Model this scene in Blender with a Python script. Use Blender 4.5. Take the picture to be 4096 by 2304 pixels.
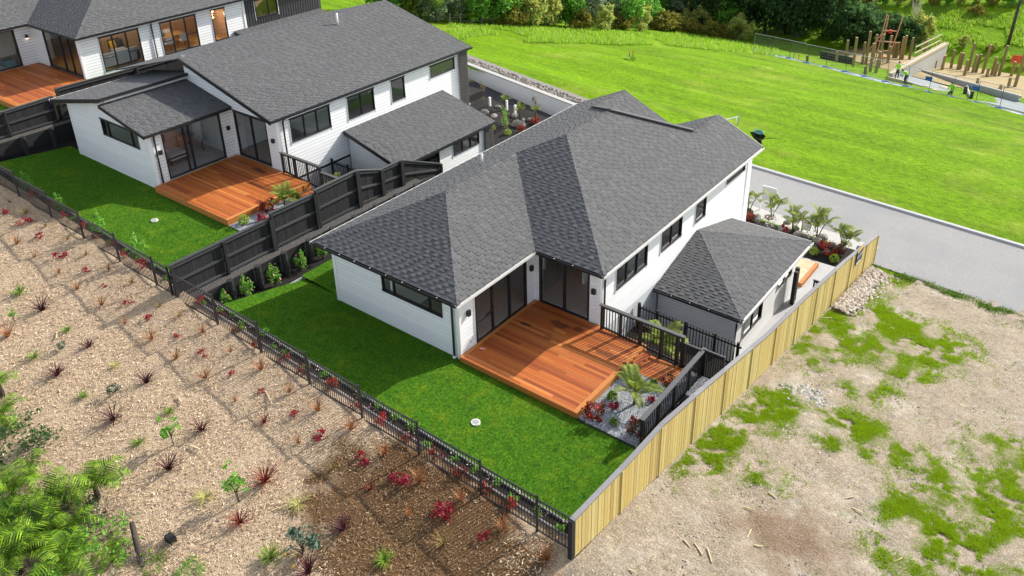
import bpy, math, random
import numpy as np
from mathutils import Vector, Matrix
random.seed(7); RS = np.random.RandomState(11)
SC = bpy.context.scene
for o in list(bpy.data.objects): bpy.data.objects.remove(o)
COL = SC.collection
# ------------------------------------------------------------------ camera, sky, sun, exposure
F_PX, CX, CY = 3367.27, 2048.0, 1152 - 410.62          # focal length and principal point in photo pixels
YAW, PIT, ROL = [math.radians(a) for a in (-38.348, 25.934, 1.3456)]
CAM = np.array([16.1772, -17.3907, 18.216])
_f = np.array([math.sin(YAW)*math.cos(PIT), math.cos(YAW)*math.cos(PIT), -math.sin(PIT)])
_r = np.array([math.cos(YAW), -math.sin(YAW), 0.0]); _d = np.cross(_f, _r)
_R = math.cos(ROL)*_r + math.sin(ROL)*_d; _D = -math.sin(ROL)*_r + math.cos(ROL)*_d
CM = np.array([_R, _D, _f])
cam = bpy.data.cameras.new('camera'); co = bpy.data.objects.new('camera', cam); COL.objects.link(co)
cam.sensor_width = 36.0; cam.lens = F_PX/4096*36; cam.shift_y = -410.62/4096; cam.clip_start = .5; cam.clip_end = 2000
mw = Matrix.Identity(4)
for i in range(3):
    mw[i][0] = _R[i]; mw[i][1] = -_D[i]; mw[i][2] = -_f[i]; mw[i][3] = CAM[i]
co.matrix_world = mw
SC.camera = co
SUN_EL = math.radians(31); SUN_AZ = math.atan2(.29, .957)     # azimuth from +y towards +x
wd = bpy.data.worlds.new('World'); SC.world = wd; wd.use_nodes = True
nt = wd.node_tree; bg = nt.nodes['Background']; sky = nt.nodes.new('ShaderNodeTexSky')
sky.sky_type = 'NISHITA'; sky.sun_disc = False; sky.sun_elevation = SUN_EL; sky.sun_rotation = SUN_AZ
sky.air_density = 1.0; sky.dust_density = 1.5; sky.ozone_density = 1.0
hs = nt.nodes.new('ShaderNodeHueSaturation'); hs.inputs['Saturation'].default_value = .45   # hazy, cloud-whitened sky
nt.links.new(sky.outputs[0], hs.inputs['Color']); nt.links.new(hs.outputs[0], bg.inputs[0]); bg.inputs[1].default_value = 0.135
sl = bpy.data.lights.new('sun', 'SUN'); sl.energy = 3.5; sl.angle = math.radians(.6); sl.color = (1, .95, .86)
so = bpy.data.objects.new('sun', sl); COL.objects.link(so); so.location = (30, 60, 60)
sd = Vector((math.sin(SUN_AZ)*math.cos(SUN_EL), math.cos(SUN_AZ)*math.cos(SUN_EL), math.sin(SUN_EL)))
so.rotation_euler = sd.to_track_quat('Z', 'Y').to_euler()
SC.view_settings.view_transform = 'Standard'; SC.view_settings.look = 'None'
SC.view_settings.exposure = 1.05; SC.view_settings.gamma = 1
SC.render.engine = 'CYCLES'
SC.cycles.max_bounces = 8; SC.cycles.diffuse_bounces = 4; SC.cycles.glossy_bounces = 3
SC.cycles.transmission_bounces = 4; SC.cycles.transparent_max_bounces = 12
SC.cycles.caustics_reflective = False; SC.cycles.caustics_refractive = False

# ------------------------------------------------------------------ photo pixel -> world
def ray(x, y):
    return CM.T @ np.array([(x-CX)/F_PX, (y-CY)/F_PX, 1.0])
def onz(x, y, z): v = ray(x, y); return CAM + v*((z-CAM[2])/v[2])
def onx(x, y, X): v = ray(x, y); return CAM + v*((X-CAM[0])/v[0])
def ony(x, y, Y): v = ray(x, y); return CAM + v*((Y-CAM[1])/v[1])
def hit(x, y, fn):
    z = -2.0
    for _ in range(40):
        p = onz(x, y, z); z = z*.4 + .6*float(fn(p[0], p[1]))
    p = onz(x, y, z); return np.array([p[0], p[1], float(fn(p[0], p[1]))])
def hitf(x, y, fn, t0=8.0, t1=260.0):
    v = ray(x, y); t = np.linspace(t0, t1, 3000); p = CAM[None]+v[None]*t[:,None]; d = p[:,2]-fn(p[:,0], p[:,1]); i = int(np.argmax(d < 0))
    q = p[i-1]+(p[i]-p[i-1])*d[i-1]/(d[i-1]-d[i]); return np.array([q[0], q[1], float(fn(q[0], q[1]))])
def TT(ox, oy): return lambda x, y: (ox+.53*x, oy+.53*y)
T00, T10, T20, T30 = TT(0,0), TT(1024,0), TT(2048,0), TT(3072,0)
T01, T11, T21, T31 = TT(0,768), TT(1024,768), TT(2048,768), TT(3072,768)
T02, T12, T22, T32 = TT(0,1536), TT(1024,1536), TT(2048,1536), TT(3072,1536)
def ZZ(ox, oy, s): return lambda x, y: (ox+x/s, oy+y/s)

# ------------------------------------------------------------------ terrain heights (metres, 0 = foot of the front house)
def zfen(x): return .055*(7.6-np.clip(x, -70, 7.6))
def bank_z(x, y): return zfen(x) + .13*(y+4.56) - .03*np.clip(x-7.7, 0, 60)
def fence_base(y):
    return np.where(y < 8, -.142*(y+4.56), -1.784-.13*(y-8))
def fence_x(y): return 7.7 + .0178*(y+4.56)
def road_z(x): return -3.2-.045*(np.clip(x, -60, 40)-5)
def dirt_z(x, y):
    b = np.where(y < -4.56, .13*(y+4.56), fence_base(y))
    return b - .03*np.clip(x-7.7, 0, 60) + 0*x
def field_z(x, y):
    s = np.maximum(y-27.0, 0)
    z0 = road_z(x)*np.exp(-s/25) + -3.4*(1-np.exp(-s/25))
    z = z0 + .1 - .115*s - .0012*s*s
    z = np.maximum(z, -15.5)
    return z + .15*np.maximum(y-96, 0)*np.clip((x+45)/20, .25, 1)

# ------------------------------------------------------------------ mesh helpers
class MB:
    def __init__(s): s.v = []; s.f = []
    def add(s, v, f):
        n = len(s.v); s.v += [tuple(p) for p in v]; s.f += [tuple(i+n for i in q) for q in f]; return s
    def box(s, x0, x1, y0, y1, z0, z1):
        return s.add([(x0,y0,z0),(x1,y0,z0),(x1,y1,z0),(x0,y1,z0),(x0,y0,z1),(x1,y0,z1),(x1,y1,z1),(x0,y1,z1)],
            [(0,3,2,1),(4,5,6,7),(0,1,5,4),(1,2,6,5),(2,3,7,6),(3,0,4,7)])
    def beam(s, a, b, w, h, up=(0,0,1)):
        a = Vector(a); b = Vector(b); d = (b-a).normalized(); u = Vector(up)
        sd_ = d.cross(u)
        if sd_.length < 1e-4: u = Vector((1,0,0)); sd_ = d.cross(u)
        sd_.normalize(); u = sd_.cross(d).normalized()
        P = []
        for q in (a, b):
            for i, j in ((-1,-1),(1,-1),(1,1),(-1,1)): P.append(q+sd_*(i*w/2)+u*(j*h/2))
        return s.add(P, [(0,3,2,1),(4,5,6,7),(0,1,5,4),(1,2,6,5),(2,3,7,6),(3,0,4,7)])
    def tube(s, pts, rad, n=8, cap=True):
        pts = [Vector(p) for p in pts]; R = rad if isinstance(rad, (list, tuple)) else [rad]*len(pts)
        V = []; Fc = []
        for i, p in enumerate(pts):
            d = (pts[min(i+1, len(pts)-1)]-pts[max(i-1, 0)]).normalized()
            u = d.cross(Vector((0,0,1)));
            if u.length < 1e-3: u = Vector((1,0,0))
            u.normalize(); w = d.cross(u)
            for k in range(n):
                a = 2*math.pi*k/n; V.append(p+(u*math.cos(a)+w*math.sin(a))*R[i])
        for i in range(len(pts)-1):
            for k in range(n):
                Fc.append((i*n+k, i*n+(k+1)%n, (i+1)*n+(k+1)%n, (i+1)*n+k))
        if cap: Fc.append(tuple(range(n))[::-1]); Fc.append(tuple((len(pts)-1)*n+k for k in range(n)))
        return s.add(V, Fc)
    def prism(s, poly, vec):
        n = len(poly); P = [Vector(p) for p in poly]; v = Vector(vec)
        V = P+[p+v for p in P]
        return s.add(V, [tuple(range(n))[::-1], tuple(range(n, 2*n))]+[(i, (i+1)%n, n+(i+1)%n, n+i) for i in range(n)])
    def mesh(s, name, mat, smooth=False):
        me = bpy.data.meshes.new(name); me.from_pydata(s.v, [], s.f)
        if mat: me.materials.append(mat)
        if smooth:
            for p in me.polygons: p.use_smooth = True
        me.update(); return me
    def build(s, name, mat, parent=None, smooth=False, loc=None):
        return link(name, s.mesh(name, mat, smooth), parent, loc)
def link(name, me, parent=None, loc=None, rot=None, mw=None, scale=None):
    o = bpy.data.objects.new(name, me); COL.objects.link(o)
    if parent is not None: o.parent = parent
    if loc is not None: o.location = loc
    if rot is not None: o.rotation_euler = rot
    if scale is not None: o.scale = scale
    if mw is not None: o.matrix_local = mw
    return o
def tag(o, label=None, cat=None, group=None, kind=None):
    if label: o['label'] = label
    if cat: o['category'] = cat
    if group: o['group'] = group
    if kind: o['kind'] = kind
    return o
def thing(name, label, cat, group=None, loc=(0,0,0), rz=0):
    o = bpy.data.objects.new(name, None); COL.objects.link(o); o.location = loc; o.rotation_euler[2] = rz
    o.empty_display_size = .1
    return tag(o, label, cat, group)
def struct(name, mb, mat, parent=None, smooth=False):
    o = mb.build(name, mat, parent, smooth)
    if parent is None: o['kind'] = 'structure'
    return o
def fast_mesh(name, verts, tris, mat, quads=False):
    """numpy verts (N,3), faces (M,3 or 4)"""
    me = bpy.data.meshes.new(name); k = tris.shape[1]
    me.vertices.add(len(verts)); me.vertices.foreach_set('co', verts.astype(np.float32).ravel())
    me.loops.add(tris.size); me.loops.foreach_set('vertex_index', tris.astype(np.int32).ravel())
    me.polygons.add(len(tris)); me.polygons.foreach_set('loop_start', np.arange(0, tris.size, k, dtype=np.int32))
    if mat: me.materials.append(mat)
    me.update(calc_edges=True); return me
def grid(fn, xs, ys):
    mb = MB(); nx = len(xs); ny = len(ys)
    for y in ys:
        for x in xs: mb.v.append((float(x), float(y), float(fn(x, y))))
    for j in range(ny-1):
        for i in range(nx-1):
            a = j*nx+i; mb.f.append((a, a+1, a+nx+1, a+nx))
    return mb

# ------------------------------------------------------------------ materials
def newmat(name):
    m = bpy.data.materials.new(name); m.use_nodes = True; t = m.node_tree
    return m, t, t.nodes['Principled BSDF']
def nd(t, ty, **k):
    n = t.nodes.new(ty)
    for a, b in k.items():
        if a in n.inputs: n.inputs[a].default_value = b
        else: setattr(n, a, b)
    return n
def c4(c): return (c[0], c[1], c[2], 1)
def rampnode(t, fac, cols):
    r = nd(t, 'ShaderNodeValToRGB'); e = r.color_ramp.elements
    n = len(cols); cc = [c if len(c) == 4 else (i/(max(n-1,1)),)+tuple(c) for i, c in enumerate(cols)]
    e[0].position = cc[0][0]; e[0].color = c4(cc[0][1:]); e[1].position = cc[-1][0]; e[1].color = c4(cc[-1][1:])
    for c in cc[1:-1]: q = e.new(c[0]); q.color = c4(c[1:])
    t.links.new(fac, r.inputs[0]); return r.outputs[0]
def math_(t, op, a, b=None, clamp=False):
    n = nd(t, 'ShaderNodeMath', operation=op, use_clamp=clamp)
    for i, q in enumerate((a, b)):
        if q is None: continue
        if hasattr(q, 'links'): t.links.new(q, n.inputs[i])
        else: n.inputs[i].default_value = q
    return n.outputs[0]
def mix(t, fac, a, b, blend='MIX'):
    n = nd(t, 'ShaderNodeMix', data_type='RGBA', blend_type=blend)
    for s_, q in ((n.inputs[0], fac), (n.inputs[6], a), (n.inputs[7], b)):
        if hasattr(q, 'links'): t.links.new(q, s_)
        else: s_.default_value = q if not isinstance(q, tuple) else c4(q)
    return n.outputs[2]
def pos(t, scale=(1,1,1), obj=False):
    if obj: s = nd(t, 'ShaderNodeTexCoord').outputs['Object']
    else: s = nd(t, 'ShaderNodeNewGeometry').outputs['Position']
    if scale == (1,1,1): return s
    m = nd(t, 'ShaderNodeMapping'); m.inputs['Scale'].default_value = scale; t.links.new(s, m.inputs[0]); return m.outputs[0]
def noise(t, vec, scale, detail=5, rough=.6, dist=0):
    n = nd(t, 'ShaderNodeTexNoise'); n.inputs['Scale'].default_value = scale; n.inputs['Detail'].default_value = detail
    n.inputs['Roughness'].default_value = rough; n.inputs['Distortion'].default_value = dist
    t.links.new(vec, n.inputs['Vector']); return n.outputs[0]
def rnd(t):
    a = nd(t, 'ShaderNodeNewGeometry').outputs['Random Per Island']; b = nd(t, 'ShaderNodeObjectInfo').outputs['Random']
    return math_(t, 'FRACT', math_(t, 'ADD', a, b))
def bump(t, bs, h, strength, dist=.02):
    b = nd(t, 'ShaderNodeBump'); b.inputs['Strength'].default_value = strength; b.inputs['Distance'].default_value = dist
    t.links.new(h, b.inputs['Height']); t.links.new(b.outputs[0], bs.inputs['Normal'])
def surf(name, cols, scale=8, rough=.7, bmp=0, bsc=None, var=0, stretch=(1,1,1), detail=6, metal=0, spec=.4, big=None, dist=.02, obj=False):
    """noise-coloured surface; var = brightness change from piece to piece; big=(scale, colour, amount) adds broad patches"""
    m, t, b = newmat(name); p = pos(t, stretch, obj); n = noise(t, p, scale, detail)
    c = rampnode(t, n, cols)
    if big:
        n2 = noise(t, pos(t), big[0], 4); f = math_(t, 'MULTIPLY', math_(t, 'MULTIPLY', math_(t, 'SUBTRACT', n2, .45), 5, True), big[2], True)
        c = mix(t, f, c, big[1])
    if var:
        v = math_(t, 'ADD', math_(t, 'MULTIPLY', rnd(t), var*2), 1-var)
        cb = nd(t, 'ShaderNodeCombineColor')
        for i in range(3): t.links.new(v, cb.inputs[i])
        c = mix(t, 1.0, c, cb.outputs[0], 'MULTIPLY')
    t.links.new(c, b.inputs['Base Color']); b.inputs['Roughness'].default_value = rough; b.inputs['Metallic'].default_value = metal
    b.inputs['Specular IOR Level'].default_value = spec
    if bmp: bump(t, b, noise(t, p, bsc or scale*3, 5), bmp, dist)
    return m
def pieces(name, cols, scale=20, rough=.7, bmp=0, stretch=(1,1,1), amt=.5, spec=.3, trans=0, lum=.25):
    """each piece (mesh island or object) takes its own colour from the list; fine noise on top"""
    m, t, b = newmat(name); c = rampnode(t, rnd(t), cols)
    n = noise(t, pos(t, stretch), scale, 5); d = math_(t, 'ADD', math_(t, 'MULTIPLY', n, amt*2), 1-amt)
    cb = nd(t, 'ShaderNodeCombineColor')
    for i in range(3): t.links.new(d, cb.inputs[i])
    c = mix(t, 1.0, c, cb.outputs[0], 'MULTIPLY')
    t.links.new(c, b.inputs['Base Color']); b.inputs['Roughness'].default_value = rough
    b.inputs['Specular IOR Level'].default_value = spec
    if bmp: bump(t, b, n, bmp)
    if trans:
        tr = nd(t, 'ShaderNodeBsdfTranslucent'); t.links.new(c, tr.inputs[0]); ms = nd(t, 'ShaderNodeMixShader'); ms.inputs[0].default_value = trans
        out = t.nodes['Material Output']; t.links.new(b.outputs[0], ms.inputs[1]); t.links.new(tr.outputs[0], ms.inputs[2]); t.links.new(ms.outputs[0], out.inputs[0])
    return m
def flat(name, col, rough=.5, metal=0, spec=.4, var=.12, scale=30, bmp=0):
    return surf(name, [tuple(x*(1-var) for x in col), tuple(min(1,x*(1+var)) for x in col)], scale=scale, rough=rough, metal=metal, spec=spec, bmp=bmp)
def emis(name, col, s):
    m, t, b = newmat(name); b.inputs['Emission Color'].default_value = c4(col); b.inputs['Emission Strength'].default_value = s; b.inputs['Base Color'].default_value = c4(col); return m
def glassmat(name, tint=(.82,.86,.86), gloss=.9):
    m, t, b = newmat(name); t.nodes.remove(b); out = t.nodes['Material Output']
    tr = nd(t, 'ShaderNodeBsdfTransparent'); tr.inputs[0].default_value = c4(tint)
    gl = nd(t, 'ShaderNodeBsdfGlossy'); gl.inputs['Roughness'].default_value = .01; gl.inputs[0].default_value = (gloss,gloss,gloss,1)
    fr = nd(t, 'ShaderNodeFresnel'); fr.inputs[0].default_value = 1.6
    ms = nd(t, 'ShaderNodeMixShader'); f = math_(t, 'ADD', math_(t, 'MULTIPLY', fr.outputs[0], .9), .07, True)
    f = math_(t, 'MULTIPLY', f, math_(t, 'SUBTRACT', 1.0, nd(t, 'ShaderNodeNewGeometry').outputs['Backfacing']))
    t.links.new(f, ms.inputs[0]); t.links.new(tr.outputs[0], ms.inputs[1]); t.links.new(gl.outputs[0], ms.inputs[2]); t.links.new(ms.outputs[0], out.inputs[0])
    return m
M = {}
M['shingle'] = pieces('shingle', [(.088,.089,.092),(.1,.101,.104),(.11,.111,.114),(.094,.095,.098),(.124,.125,.128)], scale=160, amt=.25, rough=.9, bmp=.4, spec=.2)
M['underlay'] = flat('underlay', (.045,.045,.047), .9)
M['ridge'] = pieces('ridge', [(.07,.07,.073),(.1,.1,.103),(.125,.125,.128)], scale=150, amt=.35, rough=.9, bmp=.4, spec=.2)
M['white'] = surf('white_weatherboard', [(.76,.77,.78),(.83,.84,.84)], scale=2.5, rough=.5, spec=.35, var=.03, bmp=.05, bsc=40)
M['trim'] = flat('white_trim', (.82,.82,.82), .45, var=.03)
M['plaster'] = surf('grey_plaster', [(.5,.51,.52),(.6,.61,.62)], scale=3, rough=.85, bmp=.15, bsc=60)
M['soffit'] = flat('soffit', (.75,.75,.75), .7, var=.03)
M['black'] = flat('black_joinery', (.018,.018,.02), .35, spec=.5)
M['steel_black'] = flat('black_powdercoat', (.02,.02,.024), .4, spec=.5, var=.2)
M['gutter'] = flat('pale_gutter', (.62,.62,.6), .4, spec=.5, var=.06)
M['glass'] = glassmat('window_glass', (.93,.95,.95))
M['deck'] = pieces('deck_timber', [(.25,.055,.014),(.42,.12,.025),(.34,.085,.018),(.52,.185,.045),(.22,.047,.013),(.45,.145,.03)], scale=9, stretch=(1.2,14,14), amt=.42, rough=.55, bmp=.15, spec=.3)
def stain(mt, spots):
    t = mt.node_tree; b = t.nodes['Principled BSDF']; c = b.inputs['Base Color'].links[0].from_socket; p = pos(t)
    for (x, y, sx, sy, k) in spots:
        v = nd(t, 'ShaderNodeVectorMath', operation='SUBTRACT'); t.links.new(p, v.inputs[0]); v.inputs[1].default_value = (x, y, .25); w = nd(t, 'ShaderNodeVectorMath', operation='MULTIPLY'); t.links.new(v.outputs[0], w.inputs[0]); w.inputs[1].default_value = (1/sx, 1/sy, 0)
        l = nd(t, 'ShaderNodeVectorMath', operation='LENGTH'); t.links.new(w.outputs[0], l.inputs[0]); e = math_(t, 'ADD', l.outputs['Value'], math_(t, 'MULTIPLY', math_(t, 'SUBTRACT', noise(t, pos(t, (1,7,1)), 3, 4), .5), 1.6)); f = math_(t, 'MULTIPLY', math_(t, 'SUBTRACT', .9, e), 6, True)
        c = mix(t, math_(t, 'MULTIPLY', f, k), c, (.035,.014,.01))
    t.links.new(c, b.inputs['Base Color'])
stain(M['deck'], [(1.75,3.45,.5,.2,.6),(2.45,3.6,.25,.15,.6),(.75,2.75,.35,.08,.9),(3.9,3.0,.8,.12,.55),(-15.6,3.6,.6,.16,.8)])
M['paledeck'] = pieces('pale_deck_timber', [(.52,.36,.22),(.6,.44,.28),(.56,.4,.25)], scale=9, stretch=(1.2,14,14), amt=.3, rough=.6)
M['deckedge'] = pieces('deck_edge_timber', [(.42,.15,.035),(.50,.2,.055)], scale=10, stretch=(6,2,10), amt=.35, rough=.55, bmp=.1, spec=.3)
M['pine'] = pieces('treated_pine', [(.44,.34,.125),(.53,.42,.165),(.48,.36,.115),(.56,.46,.2),(.38,.26,.08)], scale=6, stretch=(9,9,.9), amt=.25, rough=.75, bmp=.15, spec=.2)
M['pinecap'] = pieces('weathered_cap', [(.16,.155,.165),(.2,.195,.2)], scale=12, stretch=(8,1,8), amt=.4, rough=.7, bmp=.2)
M['blackwood'] = pieces('black_stained_timber', [(.018,.018,.019),(.03,.03,.031),(.024,.023,.024)], scale=9, stretch=(6,6,1.2), amt=.6, rough=.65, bmp=.3, spec=.3)
M['blackrail'] = pieces('black_rail_timber', [(.05,.05,.053),(.075,.075,.078)], scale=12, stretch=(6,1,6), amt=.5, rough=.6, bmp=.25)
M['blackpaint'] = flat('black_painted_timber', (.014,.014,.015), .5, spec=.4, var=.3)
M['greycap'] = surf('dark_grey_cap', [(.06,.06,.062),(.1,.1,.103)], scale=14, rough=.6, stretch=(1,6,6))
M['asphalt'] = surf('asphalt', [(.32,.19,.19,.19),(.5,.275,.272,.268),(.68,.36,.355,.35)], scale=28, rough=.95, bmp=.5, bsc=120, spec=.2, detail=9, big=(.22,(.235,.235,.24),.8))
M['asphalt_dark'] = surf('dark_asphalt', [(.05,.05,.055),(.09,.09,.095)], scale=30, rough=.9, bmp=.2, bsc=200, spec=.2)
M['concrete'] = surf('concrete', [(.34,.34,.35),(.46,.46,.46)], scale=9, rough=.85, bmp=.1, bsc=80)
M['palecon'] = surf('pale_concrete', [(.34,.33,.31),(.46,.45,.42)], scale=9, rough=.85, bmp=.1, bsc=80)
def grass_ground(name, ramp, dry, deep, s1, s2, bsc, bd, mow=None):
    m, t, b = newmat(name); p = pos(t); c = rampnode(t, noise(t, p, s1, 9, .72), ramp)
    f = math_(t, 'MULTIPLY', math_(t, 'SUBTRACT', noise(t, p, s2, 7, .68, .5), .52), 5, True); c = mix(t, math_(t, 'MULTIPLY', f, .75), c, dry)
    q = pos(t, (1,1,1)); v = nd(t, 'ShaderNodeVectorMath', operation='ADD'); t.links.new(q, v.inputs[0]); v.inputs[1].default_value = (31,17,5)
    g = math_(t, 'MULTIPLY', math_(t, 'SUBTRACT', noise(t, v.outputs[0], s2*2.3, 7, .7, .3), .54), 5, True); c = mix(t, math_(t, 'MULTIPLY', g, .8), c, deep)
    if mow:
        w = nd(t, 'ShaderNodeTexNoise'); w.inputs['Scale'].default_value = mow[1]; w.inputs['Detail'].default_value = 3; mp = nd(t, 'ShaderNodeMapping'); mp.inputs['Scale'].default_value = (.12,1,1); mp.inputs['Rotation'].default_value = (0,0,mow[0]); t.links.new(p, mp.inputs[0]); t.links.new(mp.outputs[0], w.inputs['Vector'])
        d = math_(t, 'ADD', math_(t, 'MULTIPLY', w.outputs[0], .9), .55); cb = nd(t, 'ShaderNodeCombineColor')
        for i in range(3): t.links.new(d, cb.inputs[i])
        c = mix(t, 1.0, c, cb.outputs[0], 'MULTIPLY')
    t.links.new(c, b.inputs['Base Color']); b.inputs['Roughness'].default_value = .95; b.inputs['Specular IOR Level'].default_value = .08
    bump(t, b, math_(t, 'ADD', noise(t, p, bsc, 6, .7), math_(t, 'MULTIPLY', noise(t, p, s2*4, 4), 1.5)), .9, bd); return m, t, b
M['lawn'] = grass_ground('lawn', [(.3,.014,.06,.006),(.46,.045,.14,.008),(.58,.085,.2,.01),(.7,.15,.25,.016)], (.17,.24,.012), (.01,.06,.01), 11, .9, 60, .04)[0]
M['field'], FT_, FB_ = grass_ground('field_grass', [(.3,.055,.14,.002),(.44,.13,.26,.002),(.58,.18,.33,.003),(.74,.25,.36,.02)], (.3,.34,.05), (.07,.16,.002), 2.6, .12, 7, .3, (.35,.5))
M['blade'] = pieces('grass_blade', [(.03,.11,.004),(.08,.2,.006),(.17,.29,.012),(.05,.15,.005)], scale=3, amt=.35, rough=.7, trans=.3)
M['fieldblade'] = pieces('field_tussock', [(.16,.34,.01),(.24,.46,.02),(.34,.5,.05),(.42,.46,.14)], scale=2, amt=.3, rough=.8, trans=.5)
M['weed'] = pieces('weed_blade', [(.2,.36,.005),(.28,.44,.008),(.36,.46,.02),(.14,.26,.005)], scale=3, amt=.3, rough=.8, trans=.4)
M['gravel'] = surf('grey_gravel', [(.3,.07,.075,.08),(.5,.22,.235,.25),(.65,.4,.42,.44)], scale=26, rough=.9, bmp=.9, bsc=30, detail=3, dist=.03)
M['pebble'] = pieces('pebble', [(.12,.13,.145),(.28,.3,.33),(.46,.48,.5),(.2,.21,.22)], scale=20, amt=.2)
M['darkbark'] = surf('black_bark', [(.006,.006,.006),(.03,.026,.024)], scale=25, rough=.9, bmp=.9, bsc=40, spec=.2)
M['chip'] = pieces('pale_bark_chip', [(.46,.31,.17),(.62,.47,.3),(.26,.15,.07),(.56,.41,.26),(.76,.64,.47),(.12,.065,.03)], scale=30, amt=.25, rough=.9)
M['chipdark'] = pieces('brown_bark_chip', [(.12,.065,.03),(.22,.13,.06),(.34,.23,.13),(.07,.04,.02),(.46,.35,.22)], scale=30, amt=.25, rough=.9)
M['rock'] = surf('rock', [(.1,.085,.07),(.22,.2,.175),(.36,.34,.31)], scale=5, rough=.9, bmp=.6, bsc=12)
M['clod'] = pieces('clay_clod', [(.42,.36,.29),(.55,.5,.43),(.28,.22,.17),(.2,.17,.15)], scale=14, amt=.3, rough=.95)
M['leaf_dark'] = pieces('leaf_dark', [(0.031, 0.079, 0.026), (0.057, 0.132, 0.037), (0.093, 0.185, 0.048), (0.048, 0.106, 0.041)], scale=4, amt=.3, trans=.55)
M['leaf_mid'] = pieces('leaf_mid', [(0.092, 0.265, 0.037), (0.172, 0.406, 0.058), (0.281, 0.532, 0.064), (0.125, 0.312, 0.064)], scale=4, amt=.3, trans=.55)
M['leaf_lite'] = pieces('leaf_lite', [(.10,.2,.015),(.17,.29,.02),(.24,.33,.04),(.08,.17,.02)], scale=4, amt=.3, trans=.3)
M['leaf_olive'] = pieces('leaf_olive', [(0.194, 0.291, 0.077), (0.309, 0.426, 0.115), (0.465, 0.465, 0.115), (0.619, 0.541, 0.115)], scale=4, amt=.3, trans=.55)
M['leaf_gorse'] = pieces('leaf_gorse', [(.12,.17,.03),(.2,.23,.03),(.36,.33,.03),(.3,.2,.04),(.12,.16,.04)], scale=4, amt=.3, trans=.4)
M['leaf_grey'] = pieces('leaf_grey', [(0.147, 0.209, 0.122), (0.22, 0.294, 0.171), (0.319, 0.393, 0.245), (0.122, 0.171, 0.098)], scale=4, amt=.3, trans=.4)
M['leaf_brown'] = pieces('leaf_brown', [(.15,.1,.06),(.2,.14,.08),(.12,.13,.05)], scale=4, amt=.3, trans=.4)
M['fern'] = pieces('fern_leaf', [(.06,.14,.004),(.13,.25,.006),(.24,.38,.015),(.025,.07,.004),(.09,.19,.005)], scale=5, amt=.5, trans=.25)
M['twig'] = flat('grey_twig', (.22,.17,.14), .9, var=.3)
M['trunk'] = surf('bark_trunk', [(.03,.024,.018),(.09,.07,.055)], scale=12, stretch=(2,2,.5), rough=.95, bmp=.6)
M['palmleaf'] = pieces('palm_leaf', [(.09,.16,.02),(.18,.24,.03),(.3,.33,.06),(.12,.2,.02)], scale=4, amt=.25, trans=.25)
M['flax_purple'] = pieces('flax_purple', [(.045,.010,.018),(.08,.014,.022),(.03,.010,.014),(.13,.03,.03)], scale=5, amt=.3, trans=.15)
M['flax_red'] = pieces('flax_red', [(.13,.016,.014),(.24,.04,.02),(.09,.018,.014)], scale=5, amt=.3, trans=.2)
M['tussock'] = pieces('orange_tussock', [(.36,.13,.04),(.46,.2,.07),(.3,.08,.03),(.42,.28,.12)], scale=5, amt=.3, trans=.2)
M['tussock_brown'] = pieces('brown_tussock', [(.26,.17,.06),(.34,.24,.08),(.2,.13,.05)], scale=5, amt=.3, trans=.2)
M['magenta'] = pieces('crimson_leaf', [(.34,.012,.035),(.46,.03,.07),(.22,.012,.025),(.3,.05,.05)], scale=5, amt=.3, trans=.2)
M['redleaf'] = pieces('red_leaf', [(.42,.015,.012),(.55,.04,.02),(.2,.03,.02),(.06,.05,.02),(.1,.03,.02)], scale=5, amt=.3, trans=.2)
M['limeclump'] = pieces('lime_leaf', [(.24,.36,.03),(.34,.44,.06),(.16,.28,.02)], scale=5, amt=.3, trans=.25)
M['drygrass'] = pieces('dry_strap_leaf', [(.42,.4,.12),(.34,.36,.08),(.5,.44,.18)], scale=5, amt=.3, trans=.2)
M['rose'] = pieces('pink_petal', [(.65,.25,.28),(.75,.42,.42),(.6,.12,.16)], scale=8, amt=.2)
M['brick'] = pieces('dark_brick', [(.028,.026,.026),(.05,.045,.043),(.038,.034,.034)], scale=40, amt=.3, rough=.7, bmp=.2)
M['mortar'] = flat('mortar', (.34,.34,.33), .9)
M['darkboard'] = pieces('charcoal_cladding', [(.04,.04,.042),(.055,.055,.057)], scale=20, amt=.2, rough=.6)
M['woodfloor'] = surf('oak_floor', [(.34,.29,.25),(.52,.46,.4)], scale=3, stretch=(1,10,1), rough=.5)
M['carpet'] = surf('grey_carpet', [(.42,.42,.43),(.54,.54,.55)], scale=50, rough=1)
M['wallcore'] = flat('shadow_gap_backing', (.1,.1,.105), .9)  # backing darkened to imitate the shadow lines between weatherboards
M['ledge'] = surf('dark_stony_soil', [(.35,.03,.028,.026),(.6,.09,.085,.08),(.72,.4,.38,.35)], scale=22, rough=.95, bmp=.6)
M['inwall'] = flat('interior_paint', (.8,.8,.79), .8, var=.03)
M['tanwall'] = flat('tan_interior_paint', (.42,.27,.16), .8, var=.05)
M['linen'] = flat('white_linen', (.7,.7,.69), .9, var=.06)
M['sofa'] = flat('pale_sofa_fabric', (.55,.55,.53), .95, var=.06)
M['oak'] = surf('oak', [(.36,.19,.08),(.48,.28,.12)], scale=6, stretch=(1,8,8), rough=.5)
M['mustard'] = flat('mustard_fabric', (.55,.33,.04), .9)
M['charcoal'] = flat('charcoal_fabric', (.05,.06,.07), .9)
M['teal'] = flat('teal_fabric', (.1,.25,.28), .9)
M['lampglow'] = emis('pendant_glow', (1,.45,.15), 6)
M['walllight'] = emis('lamp_glow', (1,.7,.4), 4)
M['hivis'] = flat('hivis_fabric', (.35,.75,.04), .8)
M['navy'] = flat('navy_fabric', (.02,.025,.05), .9)
M['skin'] = flat('skin', (.42,.26,.18), .6)
M['helmet'] = flat('helmet_plastic', (.7,.7,.7), .3)
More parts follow.
